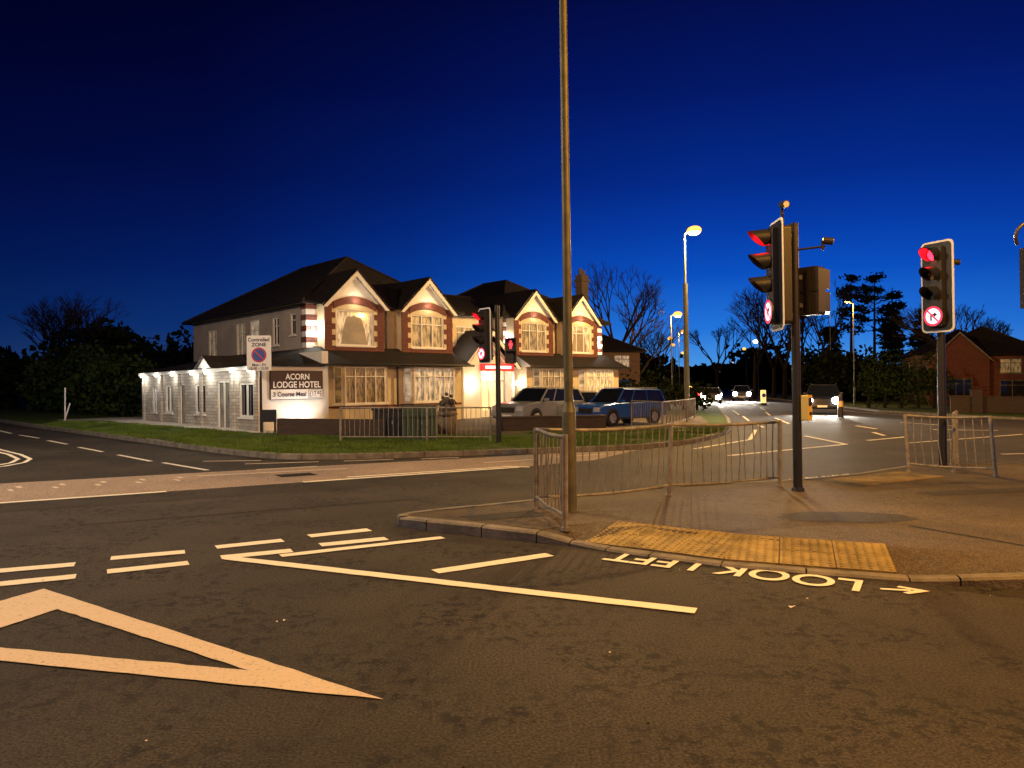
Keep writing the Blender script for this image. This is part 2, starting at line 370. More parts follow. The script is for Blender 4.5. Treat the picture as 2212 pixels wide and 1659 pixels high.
for p,q in [((-4.6,6.37),(-3.92,6.686)),((-4.27,5.95),(-3.663,6.263)),((-3.725,6.92),(-3.155,7.19)),((-3.487,6.419),(-2.924,6.738)),
            ((-2.938,7.397),(-2.378,7.73)),((-2.716,6.957),(-2.141,7.25)),((-2.163,7.944),(-1.59,8.303)),((-1.931,7.504),(-1.318,7.824)),
            ((-5.5,5.95),(-4.85,6.27)),((-5.15,5.5),(-4.55,5.8))]:
    line(b,p,q,.17)
b.obj("give_way_dashes",marks)
b=MB()
line(b,(-2.18,7.02),(-.729,7.872),.13,z=.0086); line(b,(-2.64,6.93),(1.307,5.296),.135,z=.0092); line(b,(-.662,6.419),(.356,7.071),.15)
b.obj("centre_lines",marks)
b=MB()
line(b,(-24,-.55),(-5.25,11.32),.12,z=.0088); line(b,(-3.49,12.43),(.128,14.72),.12,z=.0088)
line(b,(-2.9,13.1),(-.2,14.75),.1,z=.0096)
line(b,(-.2,14.9),(.35,14.75),.12,z=.0092)
for p,q in [((-16.2,24.5),(-14.6,23.0)),((-13.7,22.0),(-12.3,20.6)),((-18.6,27),(-17,25.3)),((-11.4,19.6),(-10.0,18.2)),((-9.2,17.4),(-7.7,15.9)),((-7.3,15.6),(-5.8,14.2))]:
    line(b,p,q,.1)
for p,q in [((-6.6,15.9),(-5.4,16.05)),((-5.5,15.35),(-4.1,15.8)),((-3.6,15.95),(-2.6,16.3)),((-4.9,14.3),(-3.9,14.9)),((-5.6,13.3),(-3.2,14.5)),((-2.0,16.4),(-1.2,16.75)),((1.0,16.9),(2.2,17.6)),((-.6,15.6),(.5,16.3))]:
    line(b,p,q,.1,M_worn)
for i in range(5):
    x=-7.9+i*.5; y=11.9+i*.31
    line(b,(x,y),(x+.16,y-.16),.07,M_worn)
    line(b,(x+.1,y-.35),(x+.26,y-.5),.07,M_worn)
b.obj("lane_lines",marks)
b=MB()
for off in (0,.28):
    pts=[(-14.6,20.6),(-12.9,18.8),(-11.55,17.5),(-10.6,16.4),(-10.22,15.6),(-10.15,14.9),(-10.3,14.2),(-10.9,13.4),(-12.0,12.5)]
    pts=[(x-off*.9,y-off*.1) for x,y in pts]
    for i in range(len(pts)-1): line(b,pts[i],pts[i+1],.09,z=.008+.0004*i)
b.obj("double_edge_lines",marks)
b=MB()
for i,(p,q,w) in enumerate([((5.0,17.2),(9.24,20.6),.14),((9.24,20.6),(9.48,24.1),.14),((4.67,19.07),(7.15,22.4),.12),((7.15,22.4),(9.0,27.5),.12),((14,30.3),(13.7,28),.14),((12.6,26),(12.1,24.2),.14),((15.6,27.6),(17.6,27.0),.14),
    ((19.5,26.4),(21.5,25.9),.14),((11.9,32),(13.4,38),.12),((14.2,41),(16,47),.12),((17,50),(19,57),.12),((20.3,62),(23,72),.12),((25,80),(29,93),.12),((10.5,22),(12.5,23.6),.15),((16,22.5),(18,22.1),.12),((20,21.7),(22,21.3),.12),
    ((9.8,29),(10.7,33.4),.1),((11,34.6),(12.4,40),.1),((12.8,42),(14.8,50),.1),((22,37.5),(21.6,46.8),.12),((21.6,46.8),(26.3,69.6),.12),((11.2,21.0),(17,24.8),.1),((24,32.7),(50,26.4),.12),((11.5,17.5),(13.5,17.9),.12),((14.6,18.1),(16.6,18.5),.12),((17.8,30),(17.2,33),.12)]):
    line(b,p,q,w,z=.008+.0003*i)
b.obj("far_lane_lines",marks)

def frame(o,xd,z):
    x=Vector((xd[0],xd[1],0)).normalized(); y=Vector((-x.y,x.x,0))
    return Matrix(((x.x,y.x,0,o[0]),(x.y,y.y,0,o[1]),(0,0,1,z),(0,0,0,1)))
def fit_text(body, M, width, height, mt, parent, name, bold=0.0):
    c=bpy.data.curves.new(name,'FONT'); c.body=body; c.size=1; c.align_x='LEFT'; c.offset=bold; c.materials.append(mt)
    o=bpy.data.objects.new(name,c); scene.collection.objects.link(o)
    bpy.context.view_layer.update()
    bb=o.bound_box; x0=min(v[0] for v in bb); x1=max(v[0] for v in bb); y0=min(v[1] for v in bb); y1=max(v[1] for v in bb)
    o.parent=parent
    o.matrix_basis=M @ Matrix.Diagonal((width/(x1-x0),height/(y1-y0),1,1)) @ Matrix.Translation((-x0,-y0,0))
    return o
fit_text("LOOK LEFT", frame((2.885,6.12),(-.869,.494),.0095), 2.16, .38, M_white, marks, "look_left_lettering", .016)
b=MB(); b.T=frame((2.90,5.87),(.97,-.2),.0095)
line(b,(0,0),(.22,0),.05,z=0); b.poly([(.17,-.12,0.0002),(.36,0,0.0002),(.17,.12,0.0002),(.14,.08,0.0002),(.25,0,0.0002),(.14,-.08,0.0002)],M_white)
b.obj("look_left_arrow",marks)
fit_text("LOOK RIGHT", frame((4.95,12.45),(1.1,.62),.0095), 1.6, .42, M_white, marks, "look_right_lettering", .012)

b=MB()
for i in range(110):
    x=random.uniform(-4,6);y=random.uniform(3,15); s=random.uniform(.004,.012)
    z=.13 if (x>1 and y>7.6) else .006
    b.poly([(x,y,z+s*.4),(x+s*1.5,y+s*.3,z),(x+s,y+s*1.6,z+s*.5),(x-s*.3,y+s,z)],M_wpaint if random.random()<.25 else M_leaf)
for x,y,s in ((-1.55,5.05,.02),(2.0,5.35,.03)):
    b.poly([(x,y,.012),(x+s*1.5,y+s*.3,.03),(x+s,y+s*1.6,.012),(x-s*.3,y+s,.02)],M_wpaint)
b.obj("litter")

# ---------------------------------------------------------------- hotel
hotel=empty("hotel_building",-8.26,30.12,0,rz=math.atan2(.69,.724))
def wallh(b,o,u,n,L,z0,z1,holes,mt,dep=.12):
    us=sorted(set([0,L]+[h[0] for h in holes]+[h[1] for h in holes])); zs=sorted(set([z0,z1]+[h[2] for h in holes]+[h[3] for h in holes]))
    def P(a,z,d=0): return (o[0]+u[0]*a+n[0]*d,o[1]+u[1]*a+n[1]*d,z)
    for i in range(len(us)-1):
        for j in range(len(zs)-1):
            cu=(us[i]+us[i+1])/2; cz=(zs[j]+zs[j+1])/2
            if any(h[0]<cu<h[1] and h[2]<cz<h[3] for h in holes): continue
            b.poly([P(us[i],zs[j]),P(us[i+1],zs[j]),P(us[i+1],zs[j+1]),P(us[i],zs[j+1])],mt)
    for h in holes:
        a,c,e,f=h[:4]
        b.poly([P(a,e),P(a,f),P(a,f,-dep),P(a,e,-dep)],mt); b.poly([P(c,e),P(c,f),P(c,f,-dep),P(c,e,-dep)],mt)
        b.poly([P(a,f),P(c,f),P(c,f,-dep),P(a,f,-dep)],mt); b.poly([P(a,e),P(c,e),P(c,e,-dep),P(a,e,-dep)],mt)
M_room=mat("lit_room",(.22,.15,.08),.6,(1,.75,.4),.10,var=.5,vscale=1.5)
def win(bf,bg,o,u,n,h,nx,rows,glass,dep=.1,t=.055,fm=None,drape=False):
    fm=fm or M_wpaint
    a,c,e,f=h[:4]
    def P(q,z,d): return (o[0]+u[0]*q+n[0]*d,o[1]+u[1]*q+n[1]*d,z)
    if drape:
        bg.poly([P(a,e,-dep),P(c,e,-dep),P(c,f,-dep),P(a,f,-dep)],M_room)
        w=c-a; d=-dep+.012
        top=[P(a+w*i/32,f-.02-(.17+.07*abs(math.sin(math.pi*i/32*4))),d) for i in range(33)]
        bg.poly([P(a,f,d)]+top+[P(c,f,d)],glass)
        for s in (0,1):
            pts=[]
            for k in range(9):
                t_=k/8; z=f-.15-(f-e-.15)*t_; inn=w*(.36-.22*t_**.6)
                pts.append((inn,z))
            P0=[P(a if s==0 else c,z,d-.004) for _,z in pts]; P1=[P(a+i_ if s==0 else c-i_,z,d-.004) for i_,z in pts]
            for k in range(8): bg.poly([P0[k],P1[k],P1[k+1],P0[k+1]],glass)
    else:
        bg.poly([P(a,e,-dep),P(c,e,-dep),P(c,f,-dep),P(a,f,-dep)],glass)
    d0,d1=-dep+.02,-dep+.07
    bf.ob(o,u,n,a,a+t,e,f,d0,d1,fm); bf.ob(o,u,n,c-t,c,e,f,d0,d1,fm)
    bf.ob(o,u,n,a+t,c-t,e,e+t,d0,d1,fm); bf.ob(o,u,n,a+t,c-t,f-t,f,d0,d1,fm)
    for i in range(1,nx):
        q=a+(c-a)*i/nx; bf.ob(o,u,n,q-t/2,q+t/2,e+t,f-t,d0,d1-.004,fm)
    for r in rows:
        z=e+(f-e)*r; bf.ob(o,u,n,a+t,c-t,z-t*.4,z+t*.4,d0,d1-.008,fm)
    bf.ob(o,u,n,a-.06,c+.06,e-.06,e,-dep+.01,.07,fm)
U=(1,0);N=(0,-1);US=(0,1);NS=(-1,0)
W=MB();F=MB();G=MB();BR=MB();RF=MB()
sideholes=[(.9,1.35,3.75,4.65),(2.4,3.0,3.4,4.6),(4.3,5.2,3.1,4.65),(5.7,6.7,3.1,4.6),(9.0,10.0,2.9,4.5)]
wallh(W,(0,0),US,NS,12,-.4,5.0,sideholes,M_creamshade)
for i,h in enumerate(sideholes): win(F,G,(0,0),US,NS,h,1 if i<1 else 2,[.7],[M_gdark,M_gdark,M_curtw,M_curt,M_curt][i])
wallh(W,(0,0),U,N,7.56,-.4,5.0,[],M_cream)
W.bx(7.55,7.56,0,12,-.4,5.0,M_cream); W.bx(0,7.56,11.99,12,-.4,5.0,M_cream)
wallh(W,(10.9,0),U,N,7.7,-.4,5.0,[],M_cream)
W.bx(10.9,10.91,0,10,-.4,5.0,M_cream); W.bx(18.59,18.6,0,10,-.4,5.0,M_cream); W.bx(10.91,18.59,9.99,10,-.4,5,M_cream)
lh=[(.9,2.0,3.5,4.5)]
wallh(W,(7.56,.8),U,N,3.34,-.4,5.0,lh,M_cream); win(F,G,(7.56,.8),U,N,lh[0],2,[.7],M_curt)
def hip(b,x0,x1,y0,y1,ze,rx,ry0,ry1,zr,ov=.4):
    x0-=ov;x1+=ov;y0-=ov;y1+=ov
    a=(x0,y0,ze);c=(x1,y0,ze);d=(x1,y1,ze);e=(x0,y1,ze);r0=(rx,ry0,zr);r1=(rx,ry1,zr)
    b.poly([a,c,r0],M_tile);b.poly([c,d,r1,r0],M_tile);b.poly([d,e,r1],M_tile);b.poly([e,a,r0,r1],M_tile)
    b.poly([(x0,y0,ze-.005),(x1,y0,ze-.005),(x1,y1,ze-.005),(x0,y1,ze-.005)],M_wpaint)
    for p,q in ((a,c),(c,d),(d,e),(e,a)): b.cyl((p[0],p[1],p[2]-.03),(q[0],q[1],q[2]-.03),.06,.06,6,M_black)
    for p,q in ((a,r0),(c,r0),(d,r1),(e,r1),(r0,r1)): b.cyl(p,q,.07,.07,6,M_tile)
hip(RF,0,7.56,0,12,5.02,4.1,3.6,8.1,7.76)
hip(RF,10.9,18.6,0,10,5.02,14.9,4.0,6.0,7.65)
RF.poly([(5,.6,5.03),(13,.6,5.03),(13,5,6.6),(5,5,6.6)],M_tile); RF.poly([(5,9.4,5.03),(13,9.4,5.03),(13,5,6.6),(5,5,6.6)],M_tile)
RF.cyl((5,5,6.62),(13,5,6.62),.07,.07,6,M_tile)
RF.cyl((7.9,.58,5.0),(10.6,.58,5.0),.06,.06,6,M_black)
def arch(b,cx,w,z,rise,th,y0,y1,mt,n=12):
    pts=[]
    for i in range(n+1):
        t=-1+2*i/n; pts.append((cx+t*w,z+rise*(1-t*t)))
    for i in range(n,-1,-1):
        t=-1+2*i/n; pts.append((cx+t*(w),z+th+rise*(1-t*t)))
    for i in range(n):
        a=pts[i];c=pts[i+1];d=pts[2*n+1-i-1];e=pts[2*n+1-i]
        b.prism([a,c,d,e],y0,y1,'y',mt)
def bay(cx,glass,nx,rows,drape):
    y=-.6;h=1.4
    hole=(h-.9,h+.9,3.28,4.74)
    wallh(W,(cx-h,y),U,N,2*h,3.0,5.0,[hole],M_cream)
    W.bx(cx-h,cx-h+.01,y,0,3.0,5,M_cream); W.bx(cx+h-.01,cx+h,y,0,3.0,5,M_cream)
    win(F,G,(cx-h,y),U,N,hole,nx,rows,glass,drape=drape)
    W.poly([(cx-h,y,5.0),(cx+h,y,5.0),(cx,y,6.32)],M_wpaint)
    e=h+.2
    RF.poly([(cx-e,y-.2,4.92),(cx,y-.2,6.48),(cx,3.2,6.48),(cx-e,3.2,4.92)],M_tile)
    RF.poly([(cx+e,y-.2,4.92),(cx,y-.2,6.48),(cx,3.2,6.48),(cx+e,3.2,4.92)],M_tile)
    for s in (-1,1):
        F.prism([(cx+s*e,4.80),(cx,6.38),(cx,6.16),(cx+s*(e-.19),4.80)],y-.23,y-.16,'y',M_wpaint)
        RF.prism([(cx+s*(e+.02),4.88),(cx,6.46),(cx,6.39),(cx+s*(e+.02),4.8)],y-.26,y-.2301,'y',M_tile)
        for k in range(9):
            z=3.02+k*.228; wd=.46 if k%2==0 else .30
            x0,x1=sorted((cx+s*h,cx+s*(h-wd)))
            BR.bx(x0-(.02 if s<0 else 0),x1+(.02 if s>0 else 0),y-.025,y+.02,z,z+.226,M_brickred)
    arch(BR,cx,1.02,4.76,.26,.3,y-.05,y-.001,M_brickred)
    BR.bx(cx-.93,cx+.93,y-.035,y-.001,3.02,3.2,M_brickred)
bay(1.9,M_curtw,1,[],True); bay(5.66,M_curt,3,[.72],False); bay(12.48,M_curt,3,[.72],False); bay(16.1,M_curtw,3,[.72],True)
for x0,x1 in ((-.03,.46),(7.1,7.59),(10.87,11.06),(17.55,18.63)):
    for k in range(9):
        z=2.95+k*.226; g=.0 if k%2==0 else .1
        BR.bx(x0,x1-(g if x0<9 else 0),-.03,.02,z,z+.216,M_wpaint if k%2 else M_brickred)
for k in range(9):
    z=2.95+k*.226; BR.bx(-.032,-.001,.02,.3 if k%2 else .42,z,z+.216,M_wpaint if k%2 else M_brickred)
def ground(x0,x1,bays,glasses):
    wallh(W,(x0,-1.3),U,N,x1-x0,-.4,2.6,[],M_cream)
    W.bx(x0,x0+.01,-1.3,0,-.4,2.6,M_cream); W.bx(x1-.01,x1,-1.3,0,-.4,2.6,M_cream)
    F.ob((x0,-1.3),U,N,0,x1-x0,.72,.80,.001,.03,M_brickred)
    for (a,c),g in zip(bays,glasses):
        y=-1.3; p=.35
        base=[(a,y),(a+.3,y-p),(c-.3,y-p),(c,y)]
        for i in range(3):
            s0=Vector(base[i]); s1=Vector(base[i+1]); d=s1-s0; L=d.length; d.normalize(); nn=(d.y,-d.x)
            if nn[1]>0: nn=(-nn[0],-nn[1])
            hl=(.05,L-.05,.88,2.36)
            wallh(W,(s0.x,s0.y),(d.x,d.y),nn,L,-.4,2.5,[hl],M_cream,.06)
            win(F,G,(s0.x,s0.y),(d.x,d.y),nn,hl,4 if i==1 else 1,[.74],g,.05,.05)
            F.ob((s0.x,s0.y),(d.x,d.y),nn,0,L,.72,.82,.002,.05,M_brickred)
    RF.poly([(x0-.2,-1.85,2.46),(x1+.25,-1.85,2.46),(x1+.05,-.3,3.22),(x0,-.3,3.22)],M_tile)
    RF.poly([(x0-.2,-1.85,2.46),(x0,-.3,3.22),(x0,-.3,2.46)],M_wpaint)
    RF.poly([(x1+.25,-1.85,2.46),(x1+.05,-.3,3.22),(x1+.05,-.3,2.46)],M_wpaint)
    RF.poly([(x0-.2,-1.84,2.45),(x1+.25,-1.84,2.45),(x1+.05,-.3,2.45),(x0,-.3,2.45)],M_wpaint)
    RF.cyl((x0-.25,-1.88,2.45),(x1+.3,-1.88,2.45),.055,.055,6,M_black)
ground(.1,7.0,[(.4,3.0),(3.75,6.65)],[M_curtd,M_curtw])
ground(11.2,18.5,[(11.6,14.1),(15.0,17.9)],[M_curt,M_curtw])
for x in (3.42,14.35):
    RF.cyl((x,-1.42,2.4),(x,-1.42,0),.045,.045,6,M_black); RF.cyl((x+.35,-.08,3.1),(x+.35,-.08,5.0),.045,.045,6,M_black)
px0,px1,pk=7.4,10.85,9.12
W.poly([(px0+.15,-.8,2.5),(px1-.15,-.8,2.5),(pk,-.8,4.0)],M_wpaint)
W.bx(px0+.15,8.6,-.8,.8,-.4,2.5,M_wpaint); W.bx(10.7,px1-.001,-.8,.8,-.4,2.5,M_wpaint)
RF.poly([(px0-.1,-1.2,2.45),(pk,-1.2,4.28),(pk,2,4.28),(px0-.1,2,2.45)],M_tile)
RF.poly([(px1+.1,-1.2,2.45),(pk,-1.2,4.28),(pk,2,4.28),(px1+.1,2,2.45)],M_tile)
for s,e in ((-1,px0-.1),(1,px1+.1)): F.prism([(e,2.33),(pk,4.16),(pk,3.95),(e-s*.18,2.33)],-1.24,-1.17,'y',M_wpaint)
F.bx(8.6,10.7,-.95,-.8,2.25,2.60,mat("entrance_sign_red",(.5,.02,.02),.5,(1,.02,.02),1.2)); F.bx(8.8,10.5,-.96,-.951,2.36,2.50,mat("entrance_sign_strip",(.9,.7,.7),.5,(1,.6,.6),1.8))
W.bx(8.6,10.7,-.79,.8,2.3,2.5,M_wpaint)
G.poly([(8.6,-.2,0),(10.7,-.2,0),(10.7,-.2,2.3),(8.6,-.2,2.3)],M_door)
for x in (8.65,9.15,9.65,10.15,10.65): F.bx(x-.05,x+.05,-.26,-.2,0,2.3,M_wpaint)
F.bx(8.65,10.65,-.262,-.2,.02,.35,M_wpaint); F.bx(8.65,10.65,-.262,-.2,1.75,1.85,M_wpaint)
BR.bx(18.35,18.95,1.2,1.7,-.4,8.0,M_brickdk); BR.bx(18.28,19.02,1.13,1.77,7.6,7.75,M_brickdk); BR.cyl((18.52,1.45,8),(18.52,1.45,8.4),.12,.1,8,M_brickdk); BR.cyl((18.8,1.45,8),(18.8,1.45,8.3),.12,.1,8,M_brickdk)
WB=MB()
wh=[(0.35,1.5,.55,1.75),(2.3,3.4,0.02,1.85),(4.5,5.5,.6,1.75),(6.6,7.2,.02,1.8),(7.9,8.8,.6,1.75),(9.8,10.4,.6,1.7)]
wallh(WB,(-3.74,-3.6),US,NS,11.6,-.4,2.22,wh,M_brickpale)
M_wing=curtain("wing_curtain",(.25,.21,.15),.08)
for i,h in enumerate(wh): win(F,G,(-3.74,-3.6),US,NS,h,2 if i!=3 else 1,[],[M_gdark,M_wing,M_gdark,M_wing,M_wing,M_gdark][i],.1,.075)
WB.obj("side_wing_wall",hotel)
wallh(W,(-3.74,-3.6),U,N,2.64,-.4,2.3,[],M_wpaint)
W.bx(-1.35,-1.1,-3.6,0,-.4,2.85,M_wpaint); W.bx(-3.74,0,7.99,8,-.4,2.22,M_brickpale)
W.bx(-3.9,-3.7,-3.75,8.1,2.18,2.30,M_wpaint)
RF.poly([(-4.0,-3.75,2.305),(-4.0,8.2,2.305),(0,8.2,3.15),(0,-.8,3.15)],M_tile); RF.poly([(-4.0,-3.75,2.305),(0,-.8,3.15),(0,-3.75,2.4),(-1.35,-3.75,2.305)],M_tile)
RF.poly([(-4.5,-1.5,2.3),(-4.5,-.75,2.75),(-3,-.75,2.75),(-3,-1.5,2.3)],M_tile);RF.poly([(-4.5,0,2.3),(-4.5,-.75,2.75),(-3,-.75,2.75),(-3,0,2.3)],M_tile)
W.poly([(-4.4,-1.4,2.3),(-4.4,-.1,2.3),(-4.4,-.75,2.7)],M_wpaint)
for y in (-3.5,-1.7,1.2,3.6,5.6,7.8): F.bx(-3.82,-3.741,y-.1,y+.1,-.3,2.18,M_brickpale)
W.obj("walls",hotel);F.obj("window_frames",hotel);G.obj("windows",hotel);BR.obj("brickwork",hotel);RF.obj("roof",hotel)
M_brown=mat("sign_brown",(.045,.022,.016),.5); M_swhite=mat("sign_white",(.78,.76,.72),.5); M_ink=mat("sign_ink",(.02,.02,.05),.5)
s=MB(); s.bx(-3.32,-1.38,-3.68,-3.6,1.50,2.12,M_brown); s.bx(-3.32,-1.38,-3.68,-3.6,1.16,1.497,M_swhite)
s.bx(-3.34,-1.36,-3.67,-3.61,1.14,2.14,M_black)
s.bx(-1.93,-1.41,-3.69,-3.681,1.19,1.47,M_ink); s.bx(-1.915,-1.425,-3.695,-3.6905,1.205,1.455,M_swhite)
so=s.obj("hotel_sign",hotel)
VX=Matrix.Rotation(R(90),4,'X')
def vt(x,y,z): return Matrix.Translation((x,y,z))@VX
fit_text("ACORN",vt(-2.8,-3.7,1.83),.9,.21,M_swhite,so,"lettering",.02)
fit_text("LODGE HOTEL",vt(-3.24,-3.7,1.55),1.78,.22,M_swhite,so,"lettering",.02)
fit_text("3 Course Meal",vt(-3.25,-3.7,1.25),1.22,.16,M_ink,so,"lettering",.02)
fit_text("\u00a317.95",vt(-1.90,-3.7,1.235),.46,.19,M_ink,so,"lettering",.01)
LM=MB()
fit=[]
for (x,y,z) in ((.22,-.12,3.9),(7.32,-.12,3.9),(11.0,-.12,3.9),(18.2,-.12,3.9)):
    LM.cyl((x,y,z-.1),(x,y,z+.1),.045,.045,8,M_lampw); fit.append((x,y-.12,z,50))
for y in (-3.3,-1.9,.4,1.8,3.9,5.8,7.6):
    LM.bx(-3.95,-3.87,y-.05,y+.05,2.12,2.18,M_lampw); fit.append((-4.08,y,2.05,18))
LM.bx(-4.42,-4.35,-.8,-.7,2.2,2.26,M_lampw); fit.append((-4.55,-.75,2.2,20))
for x in (8.0,10.95): LM.cyl((x,-.9,1.55),(x,-.9,1.75),.06,.06,8,M_lampw); fit.append((x,-1.05,1.65,22))
fit.append((9.6,-.6,2.15,25))
LM.bx(-2.4,-2.2,-4.5,-4.4,.1,.2,M_black)
LM.obj("lamp_fittings",hotel)
for f in fit: light("wall_lamp_light",'POINT',f[:3],(1,.95,.85),f[3],hotel,.05)
light("sign_flood_light",'SPOT',(-2.3,-4.45,.25),(1,.95,.9),90,hotel,.05,(0,.55,.75),R(120),.6)
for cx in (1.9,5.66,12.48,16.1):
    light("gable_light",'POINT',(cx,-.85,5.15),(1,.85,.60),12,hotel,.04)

# ---------------------------------------------------------------- street furniture
def guard(p0,p1,z,h=.98,sag=0.0,n=None,name="pedestrian_guardrail",endpost=(1,1),tilt0=0,tilt1=0):
    p0=Vector((*p0,z));p1=Vector((*p1,z)); d=p1-p0; L=d.length; d.normalize(); nn=Vector((-d.y,d.x,0))
    b=MB()
    def P(a,zz):
        t=a/L; return p0+d*(a+ (tilt0*(1-t)+tilt1*t)*zz)+nn*(math.sin(t*math.pi)*sag*(.4+zz*.6)+ .012*math.sin(a*9+p0.x))+Vector((0,0,zz-.03*math.sin(t*math.pi)*(sag!=0)))
    seg=10
    for hh,r in ((h,.022),(.14,.017)):
        for i in range(seg): b.cyl(P(L*i/seg,hh),P(L*(i+1)/seg,hh),r,r,8,M_galv,False)
    n=n or int(L/.125)
    for i in range(1,n):
        a=L*i/n; j=random.uniform(-.015,.015)*(2.2 if sag else 1)
        mid=P(min(L,max(0,a+j)),h*.55)+nn*random.uniform(-.02,.02)
        b.cyl(P(a,.14),mid,.0085,.0085,6,M_galv,False); b.cyl(mid,P(a,h),.0085,.0085,6,M_galv,False)
    for i,a in enumerate((0.0,L)):
        if endpost[i]: b.cyl(P(a,-.02 if z>.05 else 0),P(a,h+.02),.03,.03,10,M_galv); b.cyl(P(a,-.02),P(a,.02),.05,.045,10,M_galv)
    return b.obj(name)
guard((.287,9.05),(.559,7.756),.12,.96,.05)
guard((.287,9.05),(2.135,10.13),.12,.96,-.10,endpost=(0,1),tilt1=.05)
guard((2.135,10.13),(3.986,11.07),.12,.96,.08,endpost=(0,1),tilt0=.05)
guard((6.92,13.0),(7.95,12.25),.12,.98,.12,tilt0=-.06,tilt1=-.08)
guard((7.66,12.9),(8.55,14.35),.12,1.0,.02)
guard((-4.63,20.1),(-2.3,20.15),.1,.93); guard((-2.3,20.15),(-.58,20.2),.1,.93,endpost=(0,1))
guard((4.6,28.6),(5.34,26.5),.1,.95); guard((5.34,26.5),(7.4,31.5),.1,.95); guard((7.4,31.5),(8.6,35.0),.1,.95)

def street_lamp(x,y,h,base=.12,r=.05,armx=0.5,army=-.2,energy=0,col=(1,.6,.2),z=.1,lm=None,thick=None,rb=.075,baseh=1.4,seg=12,bulb=.17):
    e=empty("street_lamp",x,y,z); b=MB(); lm=lm or M_lamp
    b.cyl((0,0,-.05),(0,0,baseh),rb,rb,seg,M_lpole); b.cyl((0,0,baseh),(0,0,baseh+.12),rb,r,seg,M_lpole)
    if thick: b.cyl((0,0,baseh),(0,0,thick),rb*1.15,rb,seg,M_lpole)
    b.cyl((0,0,baseh+.1),(0,0,h),r,r*.72,seg,M_lpole)
    b.cyl((0,0,h-.02),(armx*.6,army*.6,h+.08),r*.6,r*.55,seg,M_lpole)
    b.obj("column",e,smooth=False)
    q=MB(); q.T=Matrix.Translation((armx,army,h+.1))@Matrix.Rotation(math.atan2(army,armx),4,'Z')
    q.hexa([(-.32,-.13,0),(.32,-.11,0),(.32,.11,0),(-.32,.13,0)],[(-.26,-.07,.12),(.22,-.06,.1),(.22,.06,.1),(-.26,.07,.12)],M_dark)
    q.sph((.03,0,-.03),bulb,lm,12,(1.3,.9,.8)); q.obj("lantern",e,smooth=False)
    if energy: light("lantern_light",'POINT',(armx,army,h-.12-bulb),col,energy,e,.14)
    return e
OR=(1,.50,.11)
street_lamp(.69,8.82,9.2,r=.054,rb=.082,baseh=1.18,armx=-.6,army=.5,energy=1900,col=(1,.68,.36),z=.12,seg=20)
street_lamp(9.0,2.0,8.6,armx=-.6,army=.3,energy=7000,col=(1,.44,.04),z=.12)
street_lamp(-15.0,10.2,9.0,armx=.9,army=.4,energy=5200,col=(1,.78,.56))
street_lamp(8.0,34.0,8.5,r=.06,armx=.35,army=-.25,energy=7800,col=(1,.60,.20),rb=.11,thick=6.2,bulb=.27)
far=[(14.2,66,8.0,3400,OR,M_lamp),(36.0,84,10,0,(1,.9,.7),M_lampw),(46,139,10,0,OR,M_lampw),(60,200,10,0,OR,M_lamp),(33,150,10,0,OR,M_lamp),(22.5,100,9,2600,OR,M_lamp),(78,262,10,0,OR,M_lamp),(26.5,122,9.5,0,OR,M_lamp),(43,185,10,0,OR,M_lamp),(52,165,10,0,OR,M_lamp),(69,230,10,0,OR,M_lamp)]
for i,(x,y,h,e_,c,lm) in enumerate(far): street_lamp(x,y,h-.2,armx=-.5 if x>24 else .5,army=-.3,energy=e_,col=c,lm=lm,seg=8,bulb=.38 if y>110 else .32)
street_lamp(24.5,24,8.2,armx=-.6,army=-.3,energy=5200,col=(1,.45,.06))
street_lamp(27.6,60,8.2,armx=-.6,army=-.3,energy=1200,col=(1,.5,.12),bulb=.1)

def rrect(w,h,r,n=5):
    pts=[]
    for cx,cz,a0 in ((w/2-r,h/2-r,0),(-w/2+r,h/2-r,90),(-w/2+r,-h/2+r,180),(w/2-r,-h/2+r,270)):
        for i in range(n+1):
            a=R(a0+90*i/n); pts.append((cx+r*math.cos(a),cz+r*math.sin(a)))
    return pts
M_ringred=mat("sign_red",(.6,.02,.03),.5,(1,.03,.10),1.2); M_disc=mat("lit_sign_disc",(.8,.75,.78),.5,(1,.72,.85),1.5)
def disc(b,cx,y,cz,r,mt,n=24): b.poly([(cx+r*math.cos(2*math.pi*i/n),y,cz+r*math.sin(2*math.pi*i/n)) for i in range(n)],mt)
def ring(b,cx,y,cz,r0,r1,mt,n=24):
    for i in range(n):
        a,c=2*math.pi*i/n,2*math.pi*(i+1)/n
        b.poly([(cx+r0*math.cos(a),y,cz+r0*math.sin(a)),(cx+r1*math.cos(a),y,cz+r1*math.sin(a)),(cx+r1*math.cos(c),y,cz+r1*math.sin(c)),(cx+r0*math.cos(c),y,cz+r0*math.sin(c))],mt)
def visor(b,z,r=.125,y0=-.1,Lt=.3,Lb=.05,mt=None):
    n=22; mt=mt or M_redvis; a0,a1=R(-62),R(242)
    for rr,mm in ((r,M_black),(r-.006,mt)):
        for i in range(n):
            A=a0+(a1-a0)*i/n; C=a0+(a1-a0)*(i+1)/n
            la=Lb+(Lt-Lb)*(.5+.5*math.sin(A))**.8; lc=Lb+(Lt-Lb)*(.5+.5*math.sin(C))**.8
            b.poly([(rr*math.cos(A),y0,z+rr*math.sin(A)),(rr*math.cos(C),y0,z+rr*math.sin(C)),(rr*math.cos(C)*.93,y0-lc,z+rr*math.sin(C)*.93-.02),(rr*math.cos(A)*.93,y0-la,z+rr*math.sin(A)*.93-.02)],mm)
